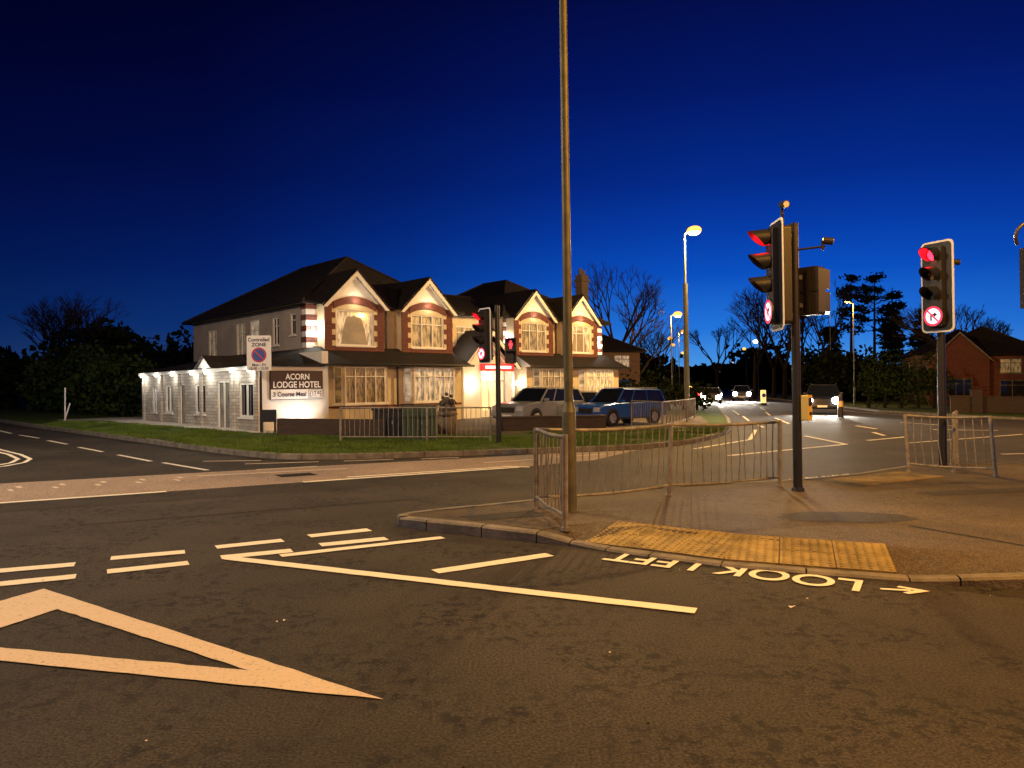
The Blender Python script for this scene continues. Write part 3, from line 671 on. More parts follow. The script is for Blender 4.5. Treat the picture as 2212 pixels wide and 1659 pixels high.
def head(parent,x,y,z,ang,sc=1.0,sign=True):
    b=MB(); T=Matrix.Translation((x,y,z))@Matrix.Rotation(ang,4,'Z')@Matrix.Scale(sc,4); b.T=T
    b.prism(rrect(.60,1.60,.09),.0,.012,'y',M_wborder); b.prism(rrect(.53,1.53,.07),-.012,-.001,'y',M_black)
    b.prism(rrect(.30,1.40,.04),-.10,-.0121,'y',M_dark); b.prism(rrect(.32,1.42,.05),.013,.17,'y',M_dark)
    for zz,mt in ((.56,M_red),(.22,M_amber),(-.12,M_green)):
        b.cyl((0,-.101,zz),(0,-.112,zz),.105,.1,20,mt); visor(b,zz)
    z0=-.52
    b.cyl((0,-.101,z0),(0,-.125,z0),.185,.185,28,M_dark)
    disc(b,0,-.127,z0,.17,M_disc); ring(b,0,-.129,z0,.135,.172,M_ringred)
    b.prism([(-.05,z0-.08),(-.02,z0-.08),(-.02,z0+.01),(.02,z0+.01),(.02,z0-.02),(.08,z0+.025),(.02,z0+.07),(.02,z0+.04),(-.05,z0+.04)],-.133,-.130,'y',M_black)
    b.prism([(-.105,z0+.085),(-.085,z0+.105),(.105,z0-.085),(.085,z0-.105)],-.137,-.134,'y',M_ringred)
    b.bx(-.03,.03,.17,.30,.55,.60,M_black); b.bx(-.03,.03,.17,.30,-.60,-.55,M_black)
    p=T@Vector((0,-.2,.55)); light("red_signal_light",'POINT',p,(1,.01,.02),4,parent,.06)
    return b.obj("signal_head",parent)
M_redman=mat("red_figure_lit",(.6,.02,.02),.5,(1,.02,.03),5)
def ped(parent,x,y,z,ang,lit=True):
    b=MB(); b.T=Matrix.Translation((x,y,z))@Matrix.Rotation(ang,4,'Z')
    b.prism(rrect(.30,.68,.04),-.09,.12,'y',M_dark)
    for zz in (.16,-.16):
        b.bx(-.125,.125,-.10,-.0901,zz-.12,zz+.12,M_black)
        b.bx(-.14,-.13,-.24,-.09,zz-.13,zz+.14,M_black);b.bx(.13,.14,-.24,-.09,zz-.13,zz+.14,M_black);b.bx(-.14,.14,-.26,-.09,zz+.14,zz+.15,M_black)
    b.bx(-.02,.02,.12,.135,-.3,.3,M_black); b.bx(-.14,.14,.12,.13,-.01,.01,M_black)
    if lit:
        zz=.16; b.sph((0,-.104,zz+.075),.026,M_redman,8,(1,.3,1)); b.prism([(-.04,zz+.04),(.04,zz+.04),(.05,zz-.03),(.028,zz-.03),(.025,zz-.11),(-.025,zz-.11),(-.028,zz-.03),(-.05,zz-.03)],-.108,-.1001,'y',M_redman)
    return b.obj("pedestrian_signal",parent)
def detector(b,x,y,z,dx,dy,r=.045):
    b.cyl((x,y,z),(x+dx,y+dy,z-.02),r,r*1.1,12,M_dark); b.cyl((x+dx,y+dy,z-.02),(x+dx*1.04,y+dy*1.04,z-.021),r*.85,r*.85,12,M_wborder); b.cyl((x,y,z),(x,y,z-.14),.02,.02,8,M_dark)

def facing(nx,ny): return math.atan2(ny,nx)+math.pi/2
e=empty("traffic_light",4.06,10.58,.12)
b=MB(); b.cyl((0,0,-.03),(0,0,3.80),.062,.058,20,M_black); b.cyl((0,0,0),(0,0,.05),.09,.08,16,M_black)
b.cyl((0,0,3.55),(-.16,.02,3.60),.02,.02,8,M_black); b.cyl((-.16,.0,3.2),(-.16,.0,3.98),.02,.02,8,M_black)
b.cyl((0,0,3.42),(.42,-.05,3.46),.016,.016,8,M_black)
detector(b,-.18,-.03,4.06,.02,-.12,.05); detector(b,.38,-.06,3.54,.13,-.03,.05)
b.bx(-.03,.1,-.02,.04,3.0,3.06,M_black);b.bx(-.03,.1,-.02,.04,2.6,2.66,M_black)
b.obj("pole",e)
head(e,-.26,0,3.06,facing(-.995,.04),.98); ped(e,.25,.0,2.83,facing(.75,.65),False)
b=MB(); b.prism(rrect(.12,.36,.02),-.17,-.07,'y',mat("push_button_yellow",(.60,.45,.12),.5)); b.bx(-.04,.04,-.176,-.1701,.03,.14,M_black); b.sph((0,-.175,-.08),.025,M_dark,8)
o=b.obj("push_button_unit",e,Matrix.Translation((.03,.0,1.18))@Matrix.Rotation(R(40),4,'Z'))
e=empty("traffic_light",7.96,13.76,.12)
b=MB(); b.cyl((0,0,-.03),(0,0,3.9),.072,.066,20,M_black); b.cyl((0,0,3.6),(.22,-.05,3.68),.016,.016,8,M_black); detector(b,.2,-.05,3.78,.12,-.02,.05)
b.obj("pole",e); head(e,-.18,-.22,3.3,facing(-.90,-.44),1.04)
e=empty("traffic_light",-.345,19.8,.1)
b=MB(); b.cyl((0,0,-.03),(0,0,3.65),.07,.065,16,M_black); b.cyl((0,0,3.5),(0,0,3.66),.075,.07,16,M_black); b.obj("pole",e)
head(e,-.34,-.1,2.85,facing(-.80,-.60),.92); ped(e,.34,-.05,2.45,facing(.05,-1))
e=empty("traffic_light",8.1,8.6,.12)
b=MB(); b.cyl((0,0,-.03),(0,0,3.6),.07,.065,16,M_black)
b.obj("pole",e)
n=14
b2=MB()
for i in range(n):
    a=R(20)+R(190)*i/n; c=R(20)+R(190)*(i+1)/n
    b2.cyl((-2.08+.17*math.cos(a),-.02,3.23+.17*math.sin(a)),(-2.08+.17*math.cos(c),-.02,3.23+.17*math.sin(c)),.02,.02,8,M_black)
b2.bx(-2.13,-1.93,-.1,.1,2.42,3.12,M_dark); b2.cyl((-1.95,0,3.0),(0,0,3.3),.025,.025,8,M_black); b2.cyl((-1.95,0,2.55),(0,0,2.6),.025,.025,8,M_black)
b2.obj("bracket_arm",e)

e=empty("traffic_sign",-8.28,24.5,.1)
b=MB(); b.cyl((.02,.05,-.05),(.02,.05,2.25),.045,.04,12,M_black); b.obj("post",e)
b=MB(); b.T=Matrix.Translation((0,-.02,2.6)); b.prism(rrect(.80,1.16,.05),-.01,.01,'y',M_swhite)
M_signred=mat("sign_red_flat",(.5,.03,.03),.5); M_signblue=mat("sign_blue_flat",(.03,.06,.3),.5)
disc(b,0,-.013,-.06,.25,M_signred); disc(b,0,-.016,-.06,.20,M_signblue)
b.prism([(-.15,.06),(-.12,.09),(.15,-.18),(.12,-.21)],-.020,-.0175,'y',M_signred)
sp=b.obj("sign_plate",e)
fit_text("Controlled",vt(-.35,-.04,2.6+.38),.70,.13,M_ink,sp,"lettering",.02); fit_text("ZONE",vt(-.24,-.04,2.6+.22),.48,.12,M_ink,sp,"lettering",.03)
fit_text("Mon - Fri",vt(-.22,-.04,2.6-.43),.44,.09,M_ink,sp,"lettering",.02); fit_text("10.00 - 12.00",vt(-.31,-.04,2.6-.54),.62,.08,M_ink,sp,"lettering",.02)
e2=empty("street_name_sign",-7.9,24.2,.1)
b=MB(); b.bx(-.24,-.18,-.03,.03,0,.75,M_black); b.bx(.18,.24,-.03,.03,0,.75,M_black); b.bx(-.27,.27,-.05,-.03,.35,.75,M_black); b.obj("board",e2)

M_cab=mat("cabinet_green",(.035,.06,.035),.55,var=.2)
for x,y,w,d,h in ((-2.55,20.75,.46,.25,.92),(-3.6,22.3,.5,.35,.8)):
    e=empty("utility_cabinet",x,y,.1); b=MB(); b.bx(-w,w,-d,d,0,h,M_cab if x>-3 else M_black); b.bx(-w-.03,w+.03,-d-.03,d+.03,h,h+.06,M_cab if x>-3 else M_black); b.bx(-.008,.008,-d-.008,-d-.001,.06,h-.05,M_black); b.bx(.06,.1,-d-.02,-d-.001,h*.5,h*.62,M_galv); b.obj("cabinet_body",e,bevel=.01)
e=empty("statue",-2.05,23.6,.1)
M_stone=mat("weathered_stone",(.16,.12,.08),.85,var=.4,vscale=8,bump=.5)
b=MB(); b.bx(-.3,.3,-.25,.25,0,.6,M_stone); b.cyl((0,0,.6),(0,0,.72),.36,.3,14,M_stone)
for dx,dy,hh,ln in ((-.17,0,.38,.05),(.03,-.08,.48,-.03),(.2,.03,.42,-.06)):
    z=.72; b.cyl((dx,dy,z),(dx+ln*.5,dy,z+hh*.55),.11,.07,9,M_stone); b.cyl((dx+ln*.5,dy,z+hh*.5),(dx+ln,dy,z+hh*.95),.085,.05,9,M_stone)
    b.sph((dx+ln,dy,z+hh*1.13),.062,M_stone,8); b.cyl((dx+ln-.07,dy,z+hh*.85),(dx-.1,dy-.1,z+hh*.5),.03,.022,6,M_stone); b.cyl((dx+ln+.07,dy,z+hh*.85),(dx+.12,dy-.08,z+hh*.6),.03,.022,6,M_stone)
b.obj("stone_figures",e,smooth=True)
def wall(p,q,h,t,mt,name="garden_wall",cap=True,z=.08):
    p=Vector(p);q=Vector(q);d=q-p;L=d.length; b=MB()
    b.bx(0,L,-t/2,t/2,0,h,mt)
    if cap: b.bx(-.03,L+.03,-t/2-.03,t/2+.03,h,h+.06,mt)
    return b.obj(name,None,Matrix.Translation((p.x,p.y,z))@Matrix.Rotation(math.atan2(d.y,d.x),4,'Z'))
wall((-7.1,22.7),(-3.7,22.0),.55,.25,M_brickdk,cap=False); wall((-.34,25.2),(3.3,26.6),.45,.25,M_brickdk)
wall((25.6,43.5),(46,36.5),.9,.25,M_brickdk)
for x,y in ((26.5,43.0),(30,41.8),(33.6,40.4),(37,39.2)): wall((x,y),(x+.5,y-.15),1.3,.5,M_brickdk,"gate_pillar")
for x,y,t in ((-19.5,32.5,0),(-19.0,31.6,.25)):
    b=MB(); b.cyl((0,0,0),(t,0,1.45 if t==0 else .8),.03,.03,8,M_wborder); b.obj("marker_post",None,Matrix.Translation((x,y,.1)))
e=empty("traffic_bollard",21.6,64,.0); b=MB(); b.bx(-.2,.2,-.15,.15,0,1.3,mat("bollard_shell",(.8,.7,.3),.5,(1,.8,.3),.9)); b.bx(-.23,.23,-.18,.18,0,.2,M_black); disc(b,0,-.155,.85,.17,M_signblue)
b.obj("bollard_body",e,bevel=.04)
e=empty("traffic_bollard",17.2,39,.0); b=MB(); b.cyl((0,0,0),(0,0,1.1),.15,.12,12,M_dark); b.cyl((0,0,.55),(0,0,.85),.142,.135,12,mat("bollard_band",(.8,.5,.2),.5)); b.sph((0,0,1.1),.12,M_dark,10); b.obj("bollard_body",e)

# ---------------------------------------------------------------- vehicles
M_tyre=mat("tyre",(.012,.012,.012),.85); M_rim=mat("alloy",(.4,.4,.42),.35,metal=.8)
M_hl=mat("headlight_lit",(1,1,1),.3,(1,.97,.9),90); M_hl0=mat("headlight_glass",(.4,.4,.42),.15); M_tl=mat("tail_light",(.35,.01,.01),.3); M_tll=mat("tail_light_lit",(.5,.01,.01),.3,(1,.02,.02),14); M_ind=mat("indicator_lit",(1,.4,.05),.3,(1,.42,.04),5)
def car(name,x,y,z,head_deg,paint_col,kind="estate",sc=1.0,lit=0,ind=False,tail=False):
    M_p=mat(name+"_paint",paint_col,.28,metal=.35,coat=.6)
    e=empty(name,x,y,z,rz=R(head_deg),lean=0,sc=sc)
    if kind=="estate":
        Wd=.9; prof=[(-2.2,.35),(-2.28,.6),(-2.22,.95),(-2.1,1.0),(.95,.98),(1.9,.82),(2.22,.66),(2.28,.4),(2.2,.25),(-2.1,.25)]
        gb=[(-2.12,1.0),(.98,.985)]; gt=[(-1.75,1.44),(.2,1.46)]; wx=(-1.35,1.4); wr=.32
    elif kind=="suv":
        Wd=.95; prof=[(-2.2,.4),(-2.28,.7),(-2.24,1.1),(-2.15,1.14),(1.0,1.12),(1.95,1.02),(2.25,.9),(2.3,.45),(2.2,.32),(-2.1,.32)]
        gb=[(-2.18,1.13),(1.02,1.12)]; gt=[(-1.95,1.66),(.35,1.68)]; wx=(-1.4,1.4); wr=.37
    else:
        Wd=.93; prof=[(-2.6,.5),(-2.64,.75),(-2.6,1.15),(-.5,1.15),(1.2,1.13),(2.2,1.04),(2.55,.9),(2.6,.5),(2.45,.36),(-2.5,.42)]
        gb=[(-2.55,1.15),(1.25,1.13)]; gt=[(-2.4,1.74),(.55,1.78)]; wx=(-1.6,1.65); wr=.39
    b=MB()
    n=len(prof); vs=[]
    for yy,k in ((-Wd,.0),(-Wd+.1,1),(Wd-.1,1),(Wd,.0)):
        for p in prof:
            zc=.65; xx=p[0]*(1 if k else .975); zz=p[1] if k else zc+(p[1]-zc)*.86; vs.append((xx,yy,zz))
    fs=[tuple(range(n)),tuple(range(3*n,4*n))[::-1]]
    for s in range(3):
        for i in range(n): fs.append((s*n+i,s*n+(i+1)%n,(s+1)*n+(i+1)%n,(s+1)*n+i))
    b.add(vs,fs,M_p); b.obj("body",e,bevel=.03,smooth=False)
    b=MB(); wb=Wd-.07; wt=Wd-.24
    B4=[(gb[0][0],-wb,gb[0][1]),(gb[1][0],-wb,gb[1][1]),(gb[1][0],wb,gb[1][1]),(gb[0][0],wb,gb[0][1])]
    T4=[(gt[0][0],-wt,gt[0][1]),(gt[1][0],-wt,gt[1][1]),(gt[1][0],wt,gt[1][1]),(gt[0][0],wt,gt[0][1])]
    b.hexa(B4,T4,M_gdark); b.obj("glass",e)
    b=MB()
    b.hexa([(t[0],t[1]*1.03,t[2]-.01) for t in T4],[(t[0]*.93,t[1]*.9,t[2]+.05) for t in T4],M_p)
    for i in range(4): b.cyl(B4[i],T4[i],.045,.04,6,M_p)
    for f in ((.38,.40),(.72,.72)) :
        for s in (-1,1):
            bx_=gb[0][0]+(gb[1][0]-gb[0][0])*f[0]; tx=gt[0][0]+(gt[1][0]-gt[0][0])*f[1]
            b.cyl((bx_,s*(wb+.005),gb[0][1]),(tx,s*(wt+.005),gt[0][1]),.035,.03,6,M_p)
    for s in (-1,1):
        b.cyl((gt[0][0]+.2,s*wt*.95,gt[0][1]+.09),(gt[1][0]-.2,s*wt*.95,gt[1][1]+.09),.018,.018,6,M_galv)
        b.bx(gb[1][0]-.35,gb[1][0]-.2,min(s*wb,s*(wb+.2)),max(s*wb,s*(wb+.2)),gb[1][1]+.02,gb[1][1]+.14,M_p)
        b.bx(-.6,-.45,*sorted((s*(Wd-.02),s*(Wd+.012))),.86,.885,M_black)
        b.bx(-2.0,1.9,*sorted((s*(Wd-.02),s*(Wd+.006))),.33,.42,M_black)
        b.bx(-.12,-.11,*sorted((s*(Wd-.02),s*(Wd+.004))),.42,.92,M_black)
    b.obj("roof_and_pillars",e)
    b=MB()
    for xx in wx:
        for s in (-1,1):
            b.cyl((xx,s*(Wd-.18),wr+.03),(xx,s*(Wd+.002),wr+.03),wr+.07,wr+.07,20,M_black)
            b.cyl((xx,s*(Wd-.2),wr),(xx,s*(Wd+.02),wr),wr,wr,20,M_tyre); b.cyl((xx,s*(Wd+.02),wr),(xx,s*(Wd+.03),wr),wr*.64,wr*.6,12,M_rim)
            for k in range(5):
                a=2*math.pi*k/5; b.cyl((xx+.06*math.cos(a),s*(Wd+.032),wr+.06*math.sin(a)),(xx+wr*.55*math.cos(a),s*(Wd+.032),wr+wr*.55*math.sin(a)),.022,.03,5,M_rim)
    b.obj("wheels",e)
    b=MB(); fx=prof[6][0]; fz=prof[6][1]-.06; rx=prof[1][0]; rz_=prof[2][1]-.15
    for s in (-1,1):
        y0,y1=sorted((s*(Wd-.42),s*(Wd-.05)))
        b.bx(fx-.1,fx+.045,y0,y1,fz-.13,fz+.08,M_hl if lit else M_hl0)
        if lit: b.sph((fx+.03,s*(Wd-.23),fz-.02),.22,M_hl,12,(.5,1,.9))
        b.bx(rx-.03,rx+.1,*sorted((s*(Wd-.22),s*(Wd-.03))),rz_-.2,rz_+.08,M_tll if tail else M_tl)
    if ind: b.bx(fx-.1,fx+.16,-(Wd+.06),-(Wd-.36),fz-.2,fz+.14,M_ind)
    b.bx(fx-.05,fx+.06,-.42,.42,fz-.22,fz+.02,M_black)
    b.bx(rx-.04,rx,-.26,.26,.62,.74,M_swhite); b.bx(fx+.05,fx+.075,-.26,.26,.42,.53,M_swhite)
    b.obj("lamps_and_trim",e)
    if lit:
        for s in (-1,1): light("headlight_beam",'SPOT',(fx+.2,s*(Wd-.2),fz),(1,.93,.80),lit,e,.06,(1,0,-.07),R(75),.8)
    if ind: light("indicator_light",'POINT',(fx+.3,-(Wd-.2),fz),(1,.4,.05),60,e,.05)
    return e
car("parked_car",1.1,29.0,.11,228,(.26,.27,.28),"suv",.84)
car("parked_car",3.25,31.6,.11,232,(.65,.6,.4),"estate",.85)
car("pickup_truck",4.25,29.3,.11,222,(.012,.09,.42),"pickup",.78)
car("oncoming_suv",18.6,44.5,0,246,(.03,.03,.035),"suv",1.0,lit=2200,ind=True)
car("oncoming_car",19.3,72,0,253,(.1,.1,.1),"estate",1,lit=6500)
car("oncoming_car",25.6,83,0,253,(.2,.2,.22),"suv",1,lit=5000)
car("oncoming_car",24.6,96,0,253,(.2,.2,.22),"estate",1,lit=3000)
car("departing_car",20.6,85,0,74,(.1,.02,.02),"estate",1,tail=True)
car("departing_car",25.5,108,0,74,(.1,.1,.1),"suv",1,tail=True)

# ---------------------------------------------------------------- other houses
def house(name,x,y,rz,Wd,D,H,RH,mt,wins,gable_front=None,lit=None):
    lit=lit or M_curt
    e=empty(name,x,y,0,rz=rz,lean=0); w=MB();r=MB();f=MB();g=MB()
    wallh(w,(0,0),U,N,Wd,-.1,H,wins,mt); 
    for i,h in enumerate(wins): win(f,g,(0,0),U,N,h,2,[.7],lit if i%3==0 else M_gdark,fm=M_kerb)
    sw=[(D*.35,D*.35+1,3.1,4.2),(D*.35,D*.35+1.1,.9,2.1)] if H>4.3 else []
    wallh(w,(0,0),US,NS,D,-.1,H,sw,mt)
    for h in sw: win(f,g,(0,0),US,NS,h,2,[.7],M_gdark)
    w.bx(Wd-.01,Wd,0.01,D,-.1,H,mt); w.bx(0,Wd-.01,D-.01,D,-.1,H,mt)
    hip(r,0,Wd,0,D,H+.02,Wd/2,min(Wd/2,D/2-.3),max(D-Wd/2,D/2+.3),H+RH)
    if gable_front:
        c,hw,pk=gable_front
        w.bx(c-hw,c+hw,-.8,-.001,-.1,H-.2,mt); w.poly([(c-hw,-.8,H-.2),(c+hw,-.8,H-.2),(c,-.8,pk-.15)],mt)
        for s in (-1,1):
            r.poly([(c+s*(hw+.3),-1.1,H-.45),(c,-1.1,pk),(c,3,pk),(c+s*(hw+.3),3,H-.45)],M_tile); f.prism([(c+s*(hw+.3),H-.5),(c,pk-.05),(c,pk-.2),(c+s*(hw+.14),H-.5)],-1.15,-1.1001,'y',M_kerb)
        for hh in ((hw-.8,hw+.8,.9,2.2),(hw-.7,hw+.7,3.1,4.3)): 
            if hh[3]<H: win(f,g,(c-hw,-.8-.13),U,N,hh,3,[.7],M_gdark,fm=M_kerb)
    w.obj("walls",e);r.obj("roof",e);f.obj("window_frames",e);g.obj("windows",e)
    return e
house("brick_house",3.2,58,R(8),7.0,8,4.4,2.0,M_brickbrn,[(4.9,6.2,3.0,4.1),(4.9,6.3,.8,2.2),(2,3.3,3.0,4.1)],lit=M_curtw)
house("brick_house",32.5,58,R(-28),7.5,8,4.0,2.4,M_brickred,[(4.6,6.0,2.6,3.7),(4.6,6.2,.8,2.1),(.5,1.6,.8,2.0)],(2.0,1.9,5.8))
house("brick_house",33.0,46,R(-38),8,8,4.6,2.4,M_brickred,[(.8,2.0,3,4.1),(.8,2.2,.8,2.2),(5.8,7,3,4.1)],(4.2,1.8,6.2))
house("brick_house",40,74,R(-20),9,8,4.8,2.6,M_brickbrn,[(1,2.4,3,4.1),(5,6.4,3,4.1)])

# ---------------------------------------------------------------- vegetation
def bare_mesh(seed,h,spread=.55,depth=7):
    rnd=random.Random(seed); b=MB()
    def grow(p,d,L,r,k):
        q=p+d*L
        b.cyl(p,q,r,r*.68,5 if k>4 else 3,M_bark,False)
        if k==0: return
        nb=3 if rnd.random()<.55 else 2
        for i in range(nb):
            nd=(d+Vector((rnd.uniform(-1,1),rnd.uniform(-1,1),rnd.uniform(-.35,.7)))*spread).normalized()
            grow(q,nd,L*rnd.uniform(.64,.88),r*.64,k-1)
    grow(Vector((0,0,0)),Vector((0,0,1)),h*.24,h*.022,depth)
    return b
def bare_tree(seed,x,y,h,depth=7,spread=.55):
    b=bare_mesh(seed,h,spread,depth); return b.obj("bare_tree",None,Matrix.Translation((x,y,0)))
for a in [(1,9.4,64,12.5),(2,12.5,74,10.5),(3,40.5,104,15),(4,34.5,98,16),(5,36.5,88,15),(6,46,110,14),(7,37.2,62,10.5),(8,40.5,66,10.5),(9,-36,60,9.5),(10,-31.5,56,9),(11,-40,66,10),(12,33,120,15),(13,22,112,12),(14,17,95,10),(15,-34,58,9.5),(16,30,92,13),(17,33,90,15)]:
    bare_tree(a[0],a[1],a[2],a[3],7 if a[0] in (1,4,5,7,9,10,17) else 6)
def leafmass(name,blobs,leaf,mt,dens=60,trunk=True,seed=1):
    rnd=random.Random(seed); b=MB()
    for (x,y,z,rx,ry,rz) in blobs:
        n=int(dens*rx*ry*rz**.5)+60
        for i in range(n):
            while True:
                p=Vector((rnd.uniform(-1,1),rnd.uniform(-1,1),rnd.uniform(-1,1)))
                if p.length<1: break
            p=p*(0.55+.45*rnd.random())/max(p.length,.35)*p.length**.3
            k=1+.25*math.sin(p.x*5+x)+.2*math.sin(p.z*7+y)
            c=Vector((x+p.x*rx*k,y+p.y*ry*k,max(.1,z+p.z*rz*k)))
            a=Vector((rnd.uniform(-1,1),rnd.uniform(-1,1),rnd.uniform(-1,1))).normalized()*leaf*rnd.uniform(.6,1.4)
            d=a.cross(Vector((rnd.uniform(-1,1),rnd.uniform(-1,1),rnd.uniform(-1,1)))).normalized()*leaf*rnd.uniform(.4,1)
            b.poly([c-a,c-d,c+a,c+d],mt)
        if trunk:
            b.cyl((x,y,0),(x,y,z),.14,.07,5,M_bark,False)
            for q in range(5):
                t=rnd.uniform(0,6.28); b.cyl((x,y,z*.6),(x+rx*.7*math.cos(t),y+ry*.7*math.sin(t),z+rz*rnd.uniform(-.2,.6)),.06,.02,4,M_bark,False)
    return b.obj(name)
leafmass("hedge",[(-19.4+i*-1.1,37.2+i*1.0+ (i%2)*.4,1.7+.3*math.sin(i*2.1),1.5,1.3,1.9) for i in range(9)],.13,M_leafg,300,seed=2)
leafmass("shrub_belt",[(-34+i*2.2,50+(i%3)*1.5,2.0+.4*math.sin(i*1.7),2.4,1.6,2.5+.6*math.sin(i*2.9)) for i in range(10)],.26,M_leaf,110,seed=3)
leafmass("evergreen_tree",[(-29.5,56,4.6,2.6,2,1.8),(-31,56,3.2,2.6,2,2.2),(-33,58,5.0,2.6,2,1.8),(-27.6,57,3.6,1.6,2,1.6)],.24,M_leaf,110,seed=4)
leafmass("evergreen_tree",[(-23.4,52,3.3,1.3,1.3,1.3),(-22.2,53,2.4,1.6,1.3,1.6)],.2,M_leaf,130,seed=5)
leafmass("hedge",[(25.4+i*1.0,53-i*.3,2.0,1.1,1.0,1.75) for i in range(5)],.13,M_leafg,300,seed=6)
leafmass("hedge",[(5.8+i*1.0,44+i*.6,1.1+.15*math.sin(i*2),1.0,.9,1.1+.2*math.sin(i)) for i in range(7)],.12,M_leaf,320,seed=7)
leafmass("shrub_belt",[(30+i*2.6,72+i*3,2.4+.5*math.sin(i*2),2.6,2,2.6) for i in range(7)],.3,M_leaf,80,seed=8)
def pine(x,y,h,seed,full=.35,wd=.19):
    rnd=random.Random(seed); b=MB(); b.cyl((0,0,0),(0,0,h*.98),.26,.05,7,M_bark,False)
    z=h*full
    while z<h:
        t=(z-h*full)/(h*(1-full)); R_=(1-t)*h*wd*rnd.uniform(.4,1.3)+.6
        for q in range(rnd.randint(3,6)):
            a=rnd.uniform(0,6.28); L=R_*rnd.uniform(.6,1.1); tip=Vector((L*math.cos(a),L*math.sin(a),z+rnd.uniform(-.4,.3)))
            b.cyl((0,0,z),tip,.05,.015,4,M_bark,False)
            for k in range(40):
                c=Vector((0,0,z)).lerp(tip,rnd.uniform(.3,1.1))+Vector((rnd.gauss(0,.3),rnd.gauss(0,.3),rnd.gauss(0,.18)))
                aa=Vector((rnd.uniform(-1,1),rnd.uniform(-1,1),rnd.uniform(-.6,.6))).normalized()*.3; dd=aa.cross(Vector((rnd.uniform(-1,1),rnd.uniform(-1,1),1))).normalized()*.14
                b.poly([c-aa,c-dd,c+aa,c+dd],M_leaf)
        z+=h*.062*rnd.uniform(.7,1.6)
    return b.obj("pine_tree",None,Matrix.Translation((x,y,0)))
pine(41.0,90,14.8,1,.60,.17); pine(44.3,91,15.4,2,.55,.17); pine(48.0,94,14.4,3,.2,.20); pine(46,90,10.5,4,.25); pine(53,96,12.0,5,.12,.17); pine(50.3,92,9,6,.1,.2); pine(39.3,92,9,7,.15,.2)
rnd=random.Random(5)
leafmass("distant_treeline",[(x,190+rnd.uniform(-15,25)+abs(x)*.1,4+rnd.uniform(-1,1.5),8,5,5+rnd.uniform(-1.5,3.5)) for x in range(-190,230,9) if not (38<x<62)],.9,M_leaf,9,False,9)
leafmass("distant_treeline",[(x,420,6+rnd.uniform(-1,1.5),14,5,8+rnd.uniform(-2,4)) for x in range(60,190,13)],1.4,M_leaf,6,False,10)
leafmass("shrub_belt",[(14+i*2.4,84+i*7,1.6,2.4,3,2.6) for i in range(8)],.35,M_leaf,50,seed=11)

poly=K[1:19]+[(5,26),(-3,22.5),(-8.5,24),(-18.5,33)]
def inside(x,y,P):
    c=False;j=len(P)-1
    for i in range(len(P)):
        if (P[i][1]>y)!=(P[j][1]>y) and x<(P[j][0]-P[i][0])*(y-P[i][1])/(P[j][1]-P[i][1])+P[i][0]: c=not c
        j=i
    return c
b=MB(); vs=[];fs=[]
cnt=0
while cnt<52000:
    x=rnd.uniform(-19,8.5);y=rnd.uniform(16.4,33)
    if not inside(x,y,poly): continue
    if math.sin(x*.9+2)*math.sin(y*1.3)+math.sin(x*2.3+y)*.5<-.8: continue
    cnt+=1; h=rnd.uniform(.03,.10)*(1+.6*math.sin(x*1.3)*math.sin(y*1.7)); a=rnd.uniform(0,3.14); w=.012
    o=len(vs); vs+=[(x-w*math.cos(a),y-w*math.sin(a),.10),(x+w*math.cos(a),y+w*math.sin(a),.10),(x+rnd.uniform(-.03,.03),y+rnd.uniform(-.03,.03),.10+h)]; fs.append((o,o+1,o+2))
b.add(vs,fs,M_blade); b.obj("grass_tufts")

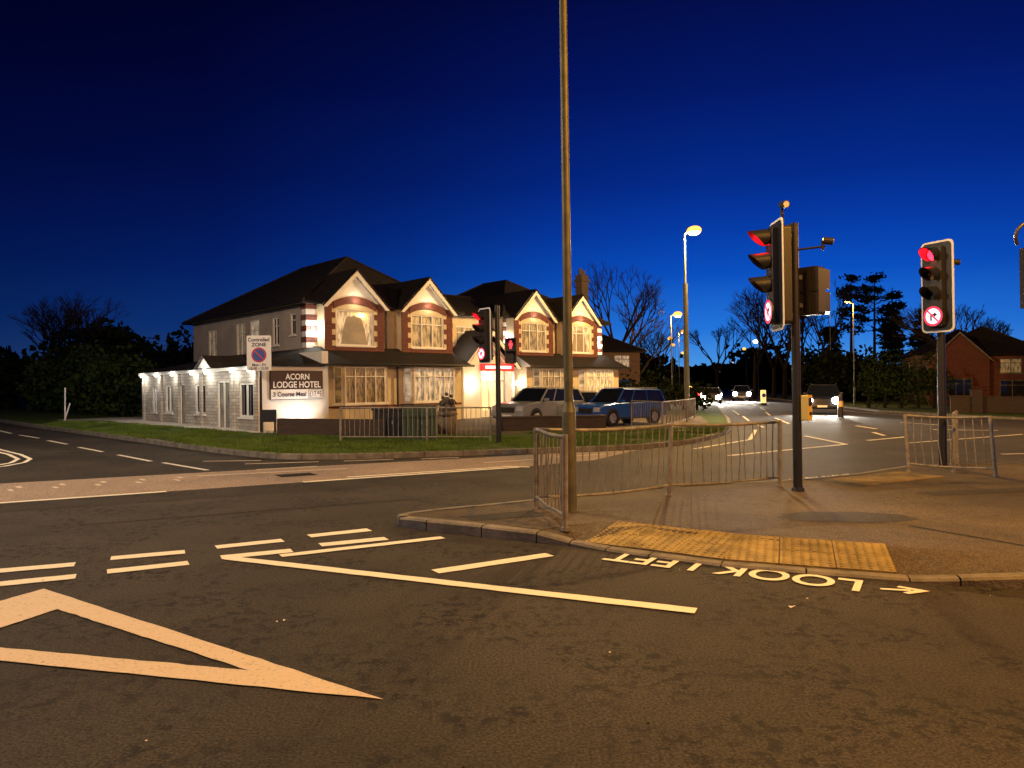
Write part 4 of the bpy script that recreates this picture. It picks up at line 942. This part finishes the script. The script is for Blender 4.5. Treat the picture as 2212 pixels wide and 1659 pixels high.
# ---------------------------------------------------------------- world
w=bpy.data.worlds.new("World"); scene.world=w; w.use_nodes=True; nt=w.node_tree; L=nt.links
bg=nt.nodes["Background"]
sky=nt.nodes.new("ShaderNodeTexSky"); sky.sky_type='NISHITA'; sky.sun_disc=False; sky.sun_elevation=R(-4); sky.sun_rotation=R(25)
tc=nt.nodes.new("ShaderNodeTexCoord"); nr=nt.nodes.new("ShaderNodeVectorMath"); nr.operation='NORMALIZE'; L.new(tc.outputs["Generated"],nr.inputs[0])
sp=nt.nodes.new("ShaderNodeSeparateXYZ"); L.new(nr.outputs[0],sp.inputs[0])
def ramp(inp,els):
    r=nt.nodes.new("ShaderNodeValToRGB"); cr=r.color_ramp; cr.interpolation='LINEAR'
    while len(cr.elements)<len(els): cr.elements.new(.5)
    for e_,(p,c) in zip(cr.elements,els): e_.position=p; e_.color=(*c,1)
    L.new(inp,r.inputs["Fac"]); return r.outputs["Color"]
vert=ramp(sp.outputs[2],[(0,(.14,.38,.74)),(.035,(.055,.28,.76)),(.075,(.014,.175,.71)),(.145,(.0015,.078,.52)),(.20,(.0008,.043,.38)),(.26,(.0004,.022,.245)),(.365,(.0004,.0080,.125)),(.48,(.0006,.0027,.050)),(.8,(.0006,.001,.015))])
mr=nt.nodes.new("ShaderNodeMapRange"); mr.inputs[1].default_value=-1; mr.inputs[2].default_value=1; L.new(sp.outputs[0],mr.inputs[0])
hor=ramp(mr.outputs[0],[(0,(.08,.06,.10)),(.21,(.12,.10,.15)),(.32,(.2,.17,.24)),(.43,(.46,.44,.50)),(.53,(.82,.80,.84)),(.62,(1,1,1)),(.72,(.98,.98,1)),(.85,(.7,.7,.75)),(1,(.5,.5,.5))])
mx=nt.nodes.new("ShaderNodeMix"); mx.data_type='RGBA'; mx.blend_type='MULTIPLY'; mx.inputs[0].default_value=1; L.new(vert,mx.inputs[6]); L.new(hor,mx.inputs[7])
ad=nt.nodes.new("ShaderNodeMix"); ad.data_type='RGBA'; ad.blend_type='ADD'; ad.inputs[0].default_value=.01; L.new(mx.outputs[2],ad.inputs[6]); L.new(sky.outputs[0],ad.inputs[7])
L.new(ad.outputs[2],bg.inputs["Color"]); bg.inputs["Strength"].default_value=1.0

# ---------------------------------------------------------------- camera
cam=bpy.data.cameras.new("camera"); co=bpy.data.objects.new("camera",cam); scene.collection.objects.link(co)
co.location=(0,0,1.6); co.rotation_euler=(R(90.2),0,0)
cam.sensor_width=36; cam.lens=36*1609/2212; cam.clip_end=3000; cam.clip_start=.05
scene.camera=co
scene.view_settings.view_transform='Standard'; scene.view_settings.look='None'; scene.view_settings.exposure=0
